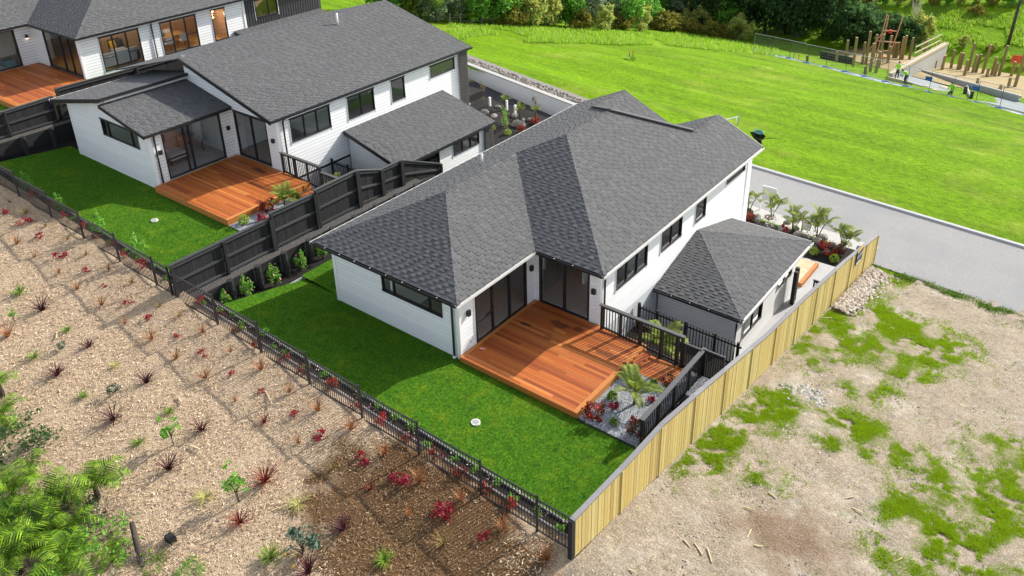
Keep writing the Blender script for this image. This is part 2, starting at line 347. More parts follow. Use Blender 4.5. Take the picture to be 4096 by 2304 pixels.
M['blueplastic'] = flat('blue_plastic', (.02,.12,.5), .5)
M['galv'] = flat('galvanised_steel', (.42,.44,.46), .4, metal=.5)
M['pile'] = pieces('treated_pile', [(.26,.19,.08),(.33,.25,.11),(.22,.17,.09)], scale=8, stretch=(6,6,.6), amt=.3)
M['newtimber'] = pieces('new_timber', [(.5,.4,.24),(.58,.48,.3)], scale=9, amt=.2)
M['pinktimber'] = pieces('pink_primed_timber', [(.58,.27,.16),(.52,.3,.2)], scale=9, amt=.2)
M['sitesand'] = surf('site_clay', [(.2,.15,.08),(.32,.24,.12),(.2,.24,.06)], scale=1.4, rough=.95, bmp=.6, bsc=5, dist=.2)
M['sitegravel'] = surf('site_gravel', [(.16,.18,.19),(.27,.3,.31)], scale=6, rough=.95, bmp=.3, bsc=20)
M['tarp'] = surf('blue_white_sheet', [(.3,.06,.1,.2),(.5,.3,.33,.38),(.7,.6,.62,.64)], scale=1.5, rough=.6)
M['orangenet'] = flat('orange_plastic', (.9,.1,.03), .6)
M['blueprop'] = flat('blue_paint', (.02,.06,.35), .6)
M['redpaint'] = flat('red_paint', (.6,.03,.02), .6)
M['rubber'] = flat('black_rubber', (.012,.012,.012), .7)
M['hose'] = flat('teal_hose', (.04,.3,.36), .5)
M['pole'] = surf('power_pole_timber', [(.05,.042,.038),(.09,.08,.07)], scale=6, stretch=(4,4,.5), rough=.9)
M['whitepvc'] = flat('white_pvc', (.8,.8,.8), .4, var=.03)
M['signnavy'] = flat('sign_navy', (.012,.02,.06), .4)
M['signyellow'] = flat('sign_yellow', (.8,.5,.02), .4)
M['signwhite'] = flat('sign_white', (.8,.8,.8), .4, var=.02)
# ------------------------------------------------------------------ ground, road, field
def lawnA_z(x, y):
    t = np.clip((y+4.1)/4.1, 0, 1); return (zfen(x)*(1-t) + .02*t)*np.clip((7.7-x)/1.0, 0, 1)**.3
def mulch_material():
    m, t, b = newmat('bark_mulch'); p = pos(t)
    c1 = rampnode(t, noise(t, p, 38, 6, .7), [(.3,.09,.055,.03),(.43,.36,.25,.155),(.55,.56,.43,.3),(.72,.74,.62,.48)])
    c2 = rampnode(t, noise(t, p, 38, 6, .7), [(.3,.04,.022,.011),(.48,.12,.065,.03),(.62,.22,.13,.065),(.76,.4,.3,.19)])
    q = hit(1690, 2120, bank_z)
    vm = nd(t, 'ShaderNodeVectorMath', operation='SUBTRACT'); t.links.new(p, vm.inputs[0]); vm.inputs[1].default_value = tuple(q)
    mp = nd(t, 'ShaderNodeMapping'); mp.inputs['Scale'].default_value = (.235,.36,.2); mp.inputs['Rotation'].default_value = (0,0,.25); t.links.new(vm.outputs[0], mp.inputs[0])
    ln = nd(t, 'ShaderNodeVectorMath', operation='LENGTH'); t.links.new(mp.outputs[0], ln.inputs[0])
    e = math_(t, 'ADD', ln.outputs['Value'], math_(t, 'MULTIPLY', math_(t, 'SUBTRACT', noise(t, p, .9, 5), .5), 1.6))
    f = math_(t, 'MULTIPLY', math_(t, 'SUBTRACT', 1.05, e), 3.0, True)
    md = math_(t, 'ADD', math_(t, 'MULTIPLY', noise(t, p, 5.5, 7, .75, .5), 1.5), .25); cb = nd(t, 'ShaderNodeCombineColor')
    for i in range(3): t.links.new(md, cb.inputs[i])
    t.links.new(mix(t, 1.0, mix(t, f, c1, c2), cb.outputs[0], 'MULTIPLY'), b.inputs['Base Color']); b.inputs['Roughness'].default_value = .95; b.inputs['Specular IOR Level'].default_value = .1
    bump(t, b, noise(t, p, 45, 4), .9, .04); return m, q
M['mulch'], MULCH_C = mulch_material()
def dirt_material():
    m, t, b = newmat('bare_dirt'); p = pos(t)
    base = rampnode(t, noise(t, p, 26, 8, .75), [(.3,.07,.05,.03),(.43,.22,.175,.125),(.55,.34,.285,.22),(.72,.54,.48,.4)])
    brown = rampnode(t, noise(t, p, 22, 8, .75), [(.3,.05,.03,.018),(.5,.16,.10,.06),(.7,.38,.28,.2)])
    pale = rampnode(t, noise(t, p, 20, 8, .7), [(.3,.26,.23,.19),(.6,.52,.48,.41)])
    f1 = math_(t, 'MULTIPLY', math_(t, 'SUBTRACT', noise(t, p, .45, 8, .7, .6), .52), 4, True)
    c = mix(t, f1, base, pale)
    md = math_(t, 'ADD', math_(t, 'MULTIPLY', noise(t, p, 4.5, 8, .78, .4), 1.7), .15); cb = nd(t, 'ShaderNodeCombineColor')
    for i in range(3): t.links.new(md, cb.inputs[i])
    c = mix(t, 1.0, c, cb.outputs[0], 'MULTIPLY')
    q = hit(3180, 2170, dirt_z)
    vm = nd(t, 'ShaderNodeVectorMath', operation='SUBTRACT'); t.links.new(p, vm.inputs[0]); vm.inputs[1].default_value = tuple(q)
    mp = nd(t, 'ShaderNodeMapping'); mp.inputs['Scale'].default_value = (.42,.5,.2); t.links.new(vm.outputs[0], mp.inputs[0])
    ln = nd(t, 'ShaderNodeVectorMath', operation='LENGTH'); t.links.new(mp.outputs[0], ln.inputs[0])
    e = math_(t, 'ADD', ln.outputs['Value'], math_(t, 'MULTIPLY', math_(t, 'SUBTRACT', noise(t, p, .8, 5), .5), 1.8))
    f2 = math_(t, 'MULTIPLY', math_(t, 'MULTIPLY', math_(t, 'SUBTRACT', .95, e), 1.6, True), .8)
    c = mix(t, f2, c, brown)
    t.links.new(c, b.inputs['Base Color']); b.inputs['Roughness'].default_value = .97; b.inputs['Specular IOR Level'].default_value = .1
    hgt = math_(t, 'ADD', noise(t, p, 14, 8, .7), math_(t, 'MULTIPLY', noise(t, p, 3, 4), .6))
    bump(t, b, hgt, .9, .06); return m
M['dirt'] = dirt_material()
rnoise = lambda x, y: .03*math.sin(1.7*x+.6*y)*math.sin(1.1*y-.4*x)
struct('mulch_bank', grid(lambda x, y: bank_z(x, y)+rnoise(x, y), np.arange(-60, 7.8, .7).tolist()+[7.75], np.concatenate([np.arange(-45, -5, .7), [-4.56,-4.3,-4.05]])), M['mulch'], smooth=True)
rb = lambda x, y: .02*math.sin(5.1*x+1.3*y+2*math.sin(.9*y))+.018*math.sin(3.3*y-2.2*x+1.5*math.sin(1.7*x))+.012*math.sin(9*x+4*y)*math.sin(7*y-3*x)
struct('dirt_lot', grid(lambda x, y: dirt_z(x, y)+rnoise(x*1.3, y)*1.2+.02+(rb(x, y) if 8.3 < x < 20 and y > -9 else 0), np.concatenate([[7.75,7.9], np.arange(8.1, 20, .22), np.arange(20.2, 40, .8)]), np.concatenate([np.arange(-45, -9, 1.2), np.arange(-9, 21, .22)])), M['dirt'], smooth=True)
struct('lawn', grid(lawnA_z, np.arange(-8.7, 7.75, .4).tolist()+[7.72], [-3.72,-3,-2.2,-1.4,-.7,-.2,.2]), M['lawn'])['kind'] = 'structure'
struct('side_lawn', grid(lambda x, y: .02+.06*max(0, -x-6.4), [-8.72,-8,-7.2,-6.3], [.19,3,8,14,19]), M['lawn'])
def lawnB_z(x, y): t = np.clip((y+4.1)/4.0, 0, 1); return zfen(x)*(1-t)+1.45*t
struct('lawn_beyond', grid(lawnB_z, np.arange(-26.8, -10.2, .6).tolist()+[-10.25], [-3.72,-3,-2,-1,-.3,.1]), M['lawn'])
def lawnC_z(x, y): return 3.15 + 0*x
struct('upper_lawn', grid(lawnC_z, [-60,-45,-35,-28.45], [-3.0,-1,1,6]), M['lawn'])
struct('side_ground', MB().box(-26.9,-14.6,.1,19,1.0,1.42), M['darkbark'])
struct('house_pad', MB().box(-60,-28.45,6,20,2.0,3.1), M['darkbark'])
# lower level by the street
struct('concrete_path', MB().box(2.9,7.86,7.05,18.35,-3.1,-2.8), M['concrete'])
struct('planting_terrace', MB().box(2.92,7.6,4.2,7.0,-1.6,-1.35), M['darkbark'])
struct('garden_bed', grid(lambda x, y: -2.72-.04*(x-2)+.05*math.sin(x*2.1+y*3), np.arange(-4, 8.0, .4), [18.3,18.8,19.3,19.8,20.3,20.6]), M['darkbark'], smooth=True)
struct('grass_verge', grid(lambda x, y: road_z(x)+.10+.25*max(0, 21.0-y), np.arange(-4, 8.2, .6), [20.5,20.8,21.15]), M['field'])
struct('footpath', grid(lambda x, y: road_z(x)+.05, np.arange(-9, 8.3, 1.0), [21.1,22.3]), M['palecon'])
struct('lower_garden_bed', grid(lambda x, y: -1.45-.05*(x+16)-.02*(y-18)+.06*math.sin(x*1.7+y*2.2), np.arange(-24, -9.6, .5), np.arange(17.6, 24.6, .5)), M['darkbark'], smooth=True)
struct('entry_paving', MB().box(-11.6,-9.7,15.4,18.4,-2.0,-1.28), M['concrete'])
xs = np.arange(-9, 61, 2.0)
struct('road', grid(lambda x, y: road_z(x)+.0, xs, [20.6,22.4,24.5,26.9]), M['asphalt'])
struct('driveway', grid(lambda x, y: road_z(x)+.02, np.arange(-40, -8, 2.0), [22.0,24.0,28.5]), M['asphalt_dark'])
kb = MB()
for x in np.arange(-9, 60, 3.0):
    kb.prism([(x,26.85,road_z(x)-.1),(x,27.12,road_z(x)-.1),(x,27.12,road_z(x)+.1),(x,26.92,road_z(x)+.1)], (2.99,0,road_z(x+3)-road_z(x)))
struct('kerb', kb, M['concrete'])
fx = np.concatenate([np.arange(-220,-90,12), np.arange(-90,60,2.5), np.arange(60,160,12)]); fy = np.concatenate([np.arange(27.1,110,2.2), np.arange(110,300,12)])
def fz(x, y):
    lift = 1.3*max(0, 1-abs(y-29)/7)*min(1, max(0, (-x-3)/6)) if x < -3 else 0
    return field_z(x, y) + lift + .12*math.sin(x*.35+y*.2)*math.sin(y*.31)*min(1, (y-27)/8)
struct('field', grid(fz, fx, fy), M['field'], smooth=True)
fieldf = lambda x, y: field_z(x, y)
a_ = hitf(*T30(300,500), fieldf); b_ = hitf(*T30(1900,900), fieldf); ln = math.hypot(b_[0]-a_[0], b_[1]-a_[1]); ang_ = math.atan2(b_[1]-a_[1], b_[0]-a_[0])
mp = nd(FT_, 'ShaderNodeMapping', vector_type='TEXTURE'); mp.inputs['Location'].default_value = (a_[0], a_[1], 0); mp.inputs['Rotation'].default_value = (0,0,ang_); FT_.links.new(pos(FT_), mp.inputs[0])
sp_ = nd(FT_, 'ShaderNodeSeparateXYZ'); FT_.links.new(mp.outputs[0], sp_.inputs[0])
across = math_(FT_, 'ABSOLUTE', math_(FT_, 'ADD', sp_.outputs[1], 3.2)); band = math_(FT_, 'SUBTRACT', 1.0, math_(FT_, 'MULTIPLY', across, .22), True)
st2_ = nd(FT_, 'ShaderNodeMapping'); st2_.inputs['Scale'].default_value = (.12,1.3,.1); FT_.links.new(mp.outputs[0], st2_.inputs[0])
rut = math_(FT_, 'MULTIPLY', math_(FT_, 'SUBTRACT', math_(FT_, 'ADD', noise(FT_, st2_.outputs[0], 1.2, 6, .7), math_(FT_, 'MULTIPLY', band, .16)), .66), 9, True)
rut = math_(FT_, 'MULTIPLY', rut, math_(FT_, 'GREATER_THAN', band, .02)); src_ = FB_.inputs['Base Color'].links[0].from_socket
FT_.links.new(mix(FT_, math_(FT_, 'MULTIPLY', rut, .8), src_, (.05,.06,.015)), FB_.inputs['Base Color'])
# white retaining wall across the street with its stone strip
rw = MB(); a = Vector((-26,28.1,0)); b_ = Vector((-7.5,24.3,0)); dv = (b_-a).normalized(); nv = Vector((-dv.y,dv.x,0))
rw.prism([a+Vector((0,0,-2.9)), b_+Vector((0,0,-2.9)), b_+Vector((0,0,-1.15)), a+Vector((0,0,-.85))], nv*.25)
tag(rw.build('retaining_wall', flat('white_render', (.72,.73,.75), .8, var=.04), None), 'long white rendered retaining wall below the green field across the driveway', 'wall')
cp = MB(); cp.prism([a+Vector((0,0,-.85))-nv*.03, b_+Vector((0,0,-1.15))-nv*.03, b_+Vector((0,0,-1.07))-nv*.03, a+Vector((0,0,-.77))-nv*.03], nv*.34)
cp.build('coping', M['palecon'], bpy.data.objects['retaining_wall'])
st = MB()
for i in range(420):
    u = random.random(); q = a.lerp(b_, u)+nv*(.4+.75*random.random()); r = .06+.09*random.random(); zz = -.85-.3*u+.02
    c_ = Vector((q.x,q.y,zz)); st.add([c_+Vector((r*math.cos(k*1.26+i), r*math.sin(k*1.26+i), random.uniform(-.02,.02))) for k in range(5)]+[c_+Vector((0,0,r*.8))], [(k,(k+1)%5,5) for k in range(5)])
tag(st.build('stone_strip', M['rock'], None), 'strip of loose grey stones along the top of the white wall', 'stones', kind='stuff')
bk = MB(); bk.prism([a+nv*.25+Vector((0,0,-1.0)), b_+nv*.25+Vector((0,0,-1.3)), b_+nv*1.6+Vector((0,0,-1.3)), a+nv*1.6+Vector((0,0,-1.0))], (0,0,.16))
struct('stone_drain', bk, M['rock'])
# ------------------------------------------------------------------ house building kit
BH = .165
_wedge = {}
def wedge_mesh(h):
    if h not in _wedge:
        h0 = h; h = h-.015; mb = MB(); t0, t1 = .012, .005
        mb.add([(0,0,0),(1,0,0),(1,-t0,0),(0,-t0,0),(0,0,h),(1,0,h),(1,-t1,h),(0,-t1,h)], [(3,2,6,7),(0,1,2,3)[::-1],(0,3,7,4),(1,5,6,2),(4,7,6,5)])
        _wedge[h0] = mb.mesh('weatherboard', M['white']); h = h0
    return _wedge[h]
def snap(z, z0): return z0+round((z-z0)/BH)*BH
def wall(house, axis, c, out, a0, a1, z0, z1, ops=(), top=None, board=True, core='wallcore', name='wall', thick=.1):
    """axis 'x': plane x=c spanning y a0..a1 ; axis 'y': plane y=c spanning x. out = +-1 outward. ops: (a0,a1,z0,z1) openings"""
    n = max(1, int(round((z1-z0)/BH))); mb = MB(); segs = []
    S = np.linspace(a0, a1, 241)
    for k in range(n):
        zl = z0+k*BH; zh = zl+BH; zm = zl+BH/2
        if top is None: rng = [(a0, a1)]
        else:
            ok = np.array([top(s) >= zm for s in S]); rng = []
            i = 0
            while i < len(S):
                if ok[i]:
                    j = i
                    while j+1 < len(S) and ok[j+1]: j += 1
                    if j > i: rng.append((S[i], S[j]))
                    i = j+1
                else: i += 1
        for o in ops:
            if o[2]-1e-3 <= zm <= o[3]+1e-3:
                nr = []
                for r in rng:
                    if o[1] <= r[0] or o[0] >= r[1]: nr.append(r); continue
                    if o[0] > r[0]+.01: nr.append((r[0], o[0]))
                    if o[1] < r[1]-.01: nr.append((o[1], r[1]))
                rng = nr
        for r in rng:
            segs.append((r[0], r[1], zl))
            if axis == 'x': mb.box(min(c, c-out*thick), max(c, c-out*thick), r[0], r[1], zl, zh)
            else: mb.box(r[0], r[1], min(c, c-out*thick), max(c, c-out*thick), zl, zh)
    w = mb.build(name, M[core], house)
    if board:
        for s0, s1, zl in segs:
            if axis == 'y':
                if out < 0: loc = (s0, c, zl); rz = 0
                else: loc = (s1, c, zl); rz = math.pi
            else:
                if out > 0: loc = (c, s0, zl); rz = math.pi/2
                else: loc = (c, s1, zl); rz = -math.pi/2
            link('weatherboard', wedge_mesh(BH), w, loc, (0,0,rz), scale=(s1-s0,1,1))
    return w
def P3(axis, c, out, a, d, z):      # d = distance outward
    return (c+out*d, a, z) if axis == 'x' else (a, c+out*d, z)
def bx(mb, axis, c, out, a0, a1, d0, d1, z0, z1):
    if axis == 'x': X = sorted((c+out*d0, c+out*d1)); mb.box(X[0], X[1], a0, a1, z0, z1)
    else: Y = sorted((c+out*d0, c+out*d1)); mb.box(a0, a1, Y[0], Y[1], z0, z1)
def window(house, axis, c, out, a0, a1, z0, z1, cuts=(), trans=(), fr=.055, name='window', handle=None):
    """cuts: mullion positions (fraction); trans: (pane index, fraction of height) transoms"""
    mb = MB(); d0, d1 = -.06, .045
    bx(mb, axis, c, out, a0, a1, d0, d1+.012, z1-fr, z1); bx(mb, axis, c, out, a0, a1, d0, d1+.02, z0, z0+fr)
    bx(mb, axis, c, out, a0, a0+fr, d0, d1, z0+fr, z1-fr); bx(mb, axis, c, out, a1-fr, a1, d0, d1, z0+fr, z1-fr)
    bx(mb, axis, c, out, a0-.05, a1+.05, .0, .07, z1+.002, z1+.035)
    w = mb.build(name, M['black'], house)
    ed = [a0+fr]+[a0+(a1-a0)*q for q in cuts]+[a1-fr]
    for q in cuts:
        a = a0+(a1-a0)*q; m2 = MB(); bx(m2, axis, c, out, a-fr*.55, a+fr*.55, -.05, .035, z0+fr, z1-fr); m2.build('mullion', M['black'], w)
    for i in range(len(ed)-1):
        m2 = MB(); bx(m2, axis, c, out, ed[i], ed[i+1], -.012-.02*(i%2), -.006-.02*(i%2), z0+fr, z1-fr); m2.build('pane', M['glass'], w)
    for i, q in trans:
        m2 = MB(); z = z0+(z1-z0)*q; bx(m2, axis, c, out, ed[i], ed[i+1], -.045, .03, z-fr*.5, z+fr*.5); m2.build('transom', M['black'], w)
    m2 = MB(); bx(m2, axis, c, out, a0-.045, a0, 0, .034, z0-.12, z1); bx(m2, axis, c, out, a1, a1+.045, 0, .034, z0-.12, z1); m2.build('facing', M['trim'], w)
    if handle is not None:
        m2 = MB(); a = a0+(a1-a0)*handle; zc = z0+(z1-z0)*.45; bx(m2, axis, c, out, a-.015, a+.015, .05, .09, zc-.12, zc+.12); m2.build('handle', M['black'], w)
    return w
def corner_trim(house, x, y, ox, oy, z0, z1, w=.11):
    mb = MB(); mb.box(min(x, x-ox*w), max(x, x-ox*w)+0, *sorted((y, y+oy*.036)), z0, z1); mb.box(*sorted((x+0, x+ox*.036)), *sorted((y+oy*.036, y-oy*w)), z0, z1)
    return mb.build('corner_board', M['trim'], house)
# --- shingled roof planes
SH_E = .148
def clip_poly(sub, clipv):
    out = sub
    for i in range(len(clipv)):
        a = clipv[i]; b = clipv[(i+1) % len(clipv)]; inp = out; out = []
        if not inp: break
        ins = lambda p: (b[0]-a[0])*(p[1]-a[1])-(b[1]-a[1])*(p[0]-a[0]) >= -1e-9
        for j in range(len(inp)):
            p = inp[j-1]; q = inp[j]; ip, iq = ins(p), ins(q)
            if ip != iq:
                d1 = (b[0]-a[0])*(p[1]-a[1])-(b[1]-a[1])*(p[0]-a[0]); d2 = (b[0]-a[0])*(q[1]-a[1])-(b[1]-a[1])*(q[0]-a[0]); s = d1/(d1-d2)
                out.append((p[0]+s*(q[0]-p[0]), p[1]+s*(q[1]-p[1])))
            if iq: out.append(q)
    return out
def tab_mesh(th):
    mb = MB(); e = SH_E*1.03
    mb.add([(0,0,th),(1,0,th),(1,e,.003),(0,e,.003),(0,0,0),(1,0,0)], [(0,1,2,3),(4,5,1,0),(4,0,3),(5,2,1)])
    return mb.mesh('shingle', M['shingle'])
TABS = {.007: tab_mesh(.007), .02: tab_mesh(.026)}
def roof(house, planes, name='roof', under=.04, limit=300, skip_obj=False):
    """planes: list of convex 3D polygons. Underlay slab = the roof part; shingles are its children"""
    mb = MB(); cand = []; stuff = MB()
    for poly in planes:
        P = [Vector(p) for p in poly]; n = (P[1]-P[0]).cross(P[2]-P[0]).normalized()
        if n.z < 0: n = -n; P = P[::-1]
        mb.prism([p-n*under for p in P], n*(under-.002))
        h = Vector((0,0,1)).cross(n).normalized(); up = n.cross(h).normalized()   # h horizontal, up = up-slope
        O = min(P, key=lambda p: p.dot(up)); p2 = [((p-O).dot(h), (p-O).dot(up)) for p in P]
        area = sum(p2[i-1][0]*p2[i][1]-p2[i][0]*p2[i-1][1] for i in range(len(p2)))
        if area < 0: p2 = p2[::-1]
        u0 = min(p[0] for p in p2); u1 = max(p[0] for p in p2); v1 = max(p[1] for p in p2)
        if n.dot(Vector(CAM)-P[0]) < 0: continue        # plane turned away from every nearby viewpoint: underlay only
        v = 0
        while v < v1:
            u = u0-random.random()*.4; th = random.choice((.007,.02)); w = .26
            while u < u1:
                w = random.uniform(.185,.225); th = .02 if th < .01 else .007
                r = clip_poly([(u,v),(u+w-.004,v),(u+w-.004,v+SH_E*1.03),(u,v+SH_E*1.03)], p2)
                if len(r) >= 3:
                    full = len(r) == 4 and abs(abs(sum(r[i-1][0]*r[i][1]-r[i][0]*r[i-1][1] for i in range(4)))/2-(w-.004)*SH_E*1.03) < 1e-6
                    if full: cand.append((O, h, up, n, u, v, w-.004, th))
                    else:
                        k = len(stuff.v); rr = [O+h*a+up*b+n*(th+(b-v)/(SH_E*1.03)*(.003-th)) for a, b in r]
                        stuff.v += [tuple(q) for q in rr]; stuff.f.append(tuple(range(k, k+len(rr))))
                u += w
            v += SH_E
    ro = mb.build(name, M['underlay'], house)
    cand.sort(key=lambda c: (c[0]+c[1]*c[4]+c[2]*c[5]-Vector(CAM)).length)
    for i, (O, h, up, n, u, v, w, th) in enumerate(cand):
        q = O+h*u+up*v
        if i < limit:
            m = Matrix(((h.x*w,up.x,n.x,q.x),(h.y*w,up.y,n.y,q.y),(h.z*w,up.z,n.z,q.z),(0,0,0,1)))
            link('shingle', TABS[th], ro, mw=m)
        else:
            e = SH_E*1.03
            stuff.add([q+n*th, q+h*w+n*th, q+h*w+up*e+n*.003, q+up*e+n*.003, q, q+h*w], [(0,1,2,3),(4,5,1,0),(4,0,3),(5,2,1)])
    so_ = stuff.build('shingle_courses', M['shingle'], ro); so_['kind'] = 'stuff'
    return ro
def cap_mesh():
    mb = MB(); w = .13; d = -.055; L = .25
    mb.add([(0,-w,d+.018),(0,0,.022),(0,w,d+.018),(L,-w,d+.006),(L,0,.008),(L,w,d+.006),(0,-w,d),(0,w,d)], [(0,1,4,3),(1,2,5,4),(6,1,0),(7,2,1),(6,7,1)])
    return mb.mesh('ridge_cap', M['ridge'])
CAPM = cap_mesh()
def caps(ro, a, b, step=.2):
    """overlapping caps along a hip or ridge, laid from the low end a to the high end b"""
    a = Vector(a); b = Vector(b); d = b-a; L = d.length; d.normalize(); s = d.cross(Vector((0,0,1))).normalized(); n = s.cross(d).normalized()
    k = int(L/step)
    for i in range(k):
        q = a+d*(i*step)
        link('ridge_cap', CAPM, ro, mw=Matrix(((d.x,-s.x,n.x,q.x),(d.y,-s.y,n.y,q.y),(d.z,-s.z,n.z,q.z),(0,0,0,1))))
def gutter(house, a, b, out, w=.11, h=.1, mat='gutter', clips=True):
    """channel along a..b on the outer side; a,b = top inner edge"""
    a = Vector(a); b = Vector(b); o = Vector(out); U = Vector((0,0,1)); t = .014
    mb = MB()
    mb.prism([a-U*h, a-U*h+o*w, a-U*(h-t)+o*w, a-U*(h-t)], b-a)
    mb.prism([a+o*(w-t)-U*(h-t), a+o*w-U*(h-t), a+o*(w+.006)+U*.0, a+o*(w-t)], b-a)
    mb.prism([a-U*(h-t), a+o*t-U*(h-t), a+o*t+U*.0, a+U*.0], b-a)
    g = mb.build('gutter', M[mat], house)
    if clips:
        L = (b-a).length; d = (b-a).normalized(); m2 = MB()
        for i in range(1, int(L/.8)):
            q = a+d*(i*.8); m2.beam(q-U*.004+o*.0, q+o*w+U*.006, .02, .008)
        m2.build('gutter_clips', M['trim'], g)
    return g
def fascia(house, a, b, out, h=.19, t=.03, mat='black'):
    a = Vector(a); b = Vector(b); o = Vector(out)
    mb = MB(); mb.prism([a, a+o*t, a+o*t-Vector((0,0,h)), a-Vector((0,0,h))], b-a); return mb.build('fascia', M[mat], house)
def downpipe(house, pts, r=.04, mat='steel_black'):
    return MB().tube(pts, r, 10).build('downpipe', M[mat], house, smooth=True)
def walllamp(house, axis, c, out, a, z, mat='black', glow=False):
    mb = MB(); bx(mb, axis, c, out, a-.07, a+.07, .02, .13, z-.1, z+.1); l = mb.build('wall_light', M[mat], house)
    if glow:
        m2 = MB(); bx(m2, axis, c, out, a-.05, a+.05, .03, .11, z-.115, z-.102); m2.build('lamp_lens', M['walllight'], l)
    return l
# ------------------------------------------------------------------ front house
A = thing('white_house', 'white weatherboard house with grey hipped shingle roof beside the pine fence', 'house')
p_ = .463; ze = 2.66; x0, x1, x2 = -6.85, .34, 3.27; y0, y1, y3 = -.44, 3.9, 17.55
def RZ(d): return ze+p_*d
ap1 = (-3.255, y0+3.595, RZ(3.595)); J = (-3.255, y1+3.595, RZ(3.595)); xm = (x0+x2)/2; hw = (x2-x0)/2
ap2 = (xm, y1+hw, RZ(hw)); re_ = (xm, 12.3, RZ(hw)); xv = -1.36; xl = (x0+xv)/2; xr = (xv+x2)/2
hL = (xl, 12.3+xm-xl, RZ(xl-x0)); hR = (xr, 12.3+xr-xm, RZ(x2-xr)); ve = (xv, 12.3+hw, ze)
planes = [[(x0,y0,ze),(x1,y0,ze),ap1], [(x1,y0,ze),(x1,y1,ze),J,ap1], [(x1,y1,ze),(x2,y1,ze),ap2,J],
  [(x2,y1,ze),(x2,hR[1],ze),hR,re_,ap2], [(x2,hR[1],ze),(x2,y3,ze),(xr,y3,hR[2]),hR],
  [(x0,y0,ze),ap1,J,(x0,J[1],ze)], [(x0,J[1],ze),J,ap2,re_,hL,(x0,hL[1],ze)], [(x0,hL[1],ze),hL,(xl,y3,hL[2]),(x0,y3,ze)],
  [hL,(xv,ve[1],ze),(xv,y3,ze),(xl,y3,hL[2])], [hR,(xr,y3,hR[2]),(xv,y3,ze),(xv,ve[1],ze)], [re_,hR,ve,hL]]
RA = roof(A, planes)
for a, b in (((x0,y0,ze),ap1), ((x1,y0,ze),ap1), ((x2,y1,ze),ap2), (J,ap2), (ap1,J), (ap2,re_), (hR,re_), (hL,re_), (hL,(xl,y3,hL[2])), (hR,(xr,y3,hR[2]))): caps(RA, a, b)
# raised vent cap over the far hips
for a, b in ((hL,re_), (hR,re_)):
    MB().beam(Vector(a)+Vector((0,0,.06)), Vector(b)+Vector((0,0,.06)), .22, .05).build('hip_vent', M['ridge'], RA)
vp = (-4.6, 6.9, RZ(2.25)); MB().tube([vp,(vp[0],vp[1],vp[2]+.45)], .05, 10).build('vent_pipe', M['whitepvc'], RA, smooth=True)
# garage roof
gz = -.3; gp = .28; G = (6.67-3.64, 11.94, gz+3.64*gp)
RG = roof(A, [[(2.93,8.3,gz),(6.67,8.3,gz),G,(2.93,11.94,G[2])], [(6.67,8.3,gz),(6.67,15.58,gz),G], [(6.67,15.58,gz),(2.93,15.58,gz),(2.93,11.94,G[2]),G]], name='garage_roof', limit=120)
caps(RG, (6.67,8.3,gz), G); caps(RG, (6.67,15.58,gz), G)
MB().box(2.9,2.96,8.3,11.95,.2,.75)
# walls
zb = snap(-.2, 0); ZT = 2.475
wn = (-3.68,-.72,snap(1.53,0),snap(2.21,0))
wall(A, 'y', 0, -1, -6.3, 0, 0, ZT, [wn])
s1 = (.8,3.76,.165,snap(2.3,0)); wall(A, 'x', 0, 1, 0, 4.3, 0, ZT, [s1])
s2 = (.24,2.48,.165,snap(2.35,0)); wall(A, 'y', 4.3, -1, 0, 2.9, 0, ZT, [s2])
we = [(5.36,7.63,snap(1.15,zb),snap(2.2,zb)), (8.73,10.45,snap(1.12,zb),snap(2.2,zb)), (11.67,12.63,snap(1.11,zb),snap(2.2,zb)), (14.58,16.55,snap(1.75,zb),snap(2.2,zb))]
wall(A, 'x', 2.9, 1, 4.3, 17.3, zb, ZT-.01, we)
wall(A, 'x', 2.9, 1, 15.2, 17.3, zb-BH*16, zb, [], name='lower_wall')
MB().box(2.8,2.895,4.3,15.2,-2.85,zb-.003).build('foundation', M['plaster'], A)
rwo = [(1.0,3.4,.33,2.3),(7.2,9.6,.33,2.3),(11,12.5,1.1,2.3)]; wall(A, 'x', -6.3, -1, 0, 17.3, 0, ZT, rwo, board=False, core='white')  # rear windows are out of view, added to let skylight into the rooms
for w_ in rwo: window(A, 'x', -6.3, -1, *w_, cuts=(.5,))
wall(A, 'y', 17.3, 1, -6.3, 2.9, -2.6, ZT, board=False, core='white')
MB().box(-6.28,-.02,.02,.06,-.25,-.004).build('footing', M['plaster'], A)
for q in ((-6.3,0,-1,-1,0), (0,0,1,-1,0), (2.9,4.3,1,-1,.25)): corner_trim(A, q[0], q[1], q[2], q[3], q[4], ZT-.02)
MB().box(2.84,2.945,16.85,17.3,-2.85,ZT-.02).build('corner_board', M['trim'], A)
window(A, 'y', 0, -1, *wn, cuts=(.2,.79)); window(A, 'x', 0, 1, *s1, cuts=(.33,.66), trans=((0,.42),), fr=.075, name='sliding_door', handle=.93)
window(A, 'y', 4.3, -1, *s2, cuts=(.5,), fr=.085, name='sliding_door', handle=.04)
for w_, c_ in zip(we, ((.33,.67), (.5,), (), ())): window(A, 'x', 2.9, 1, *w_, cuts=c_)
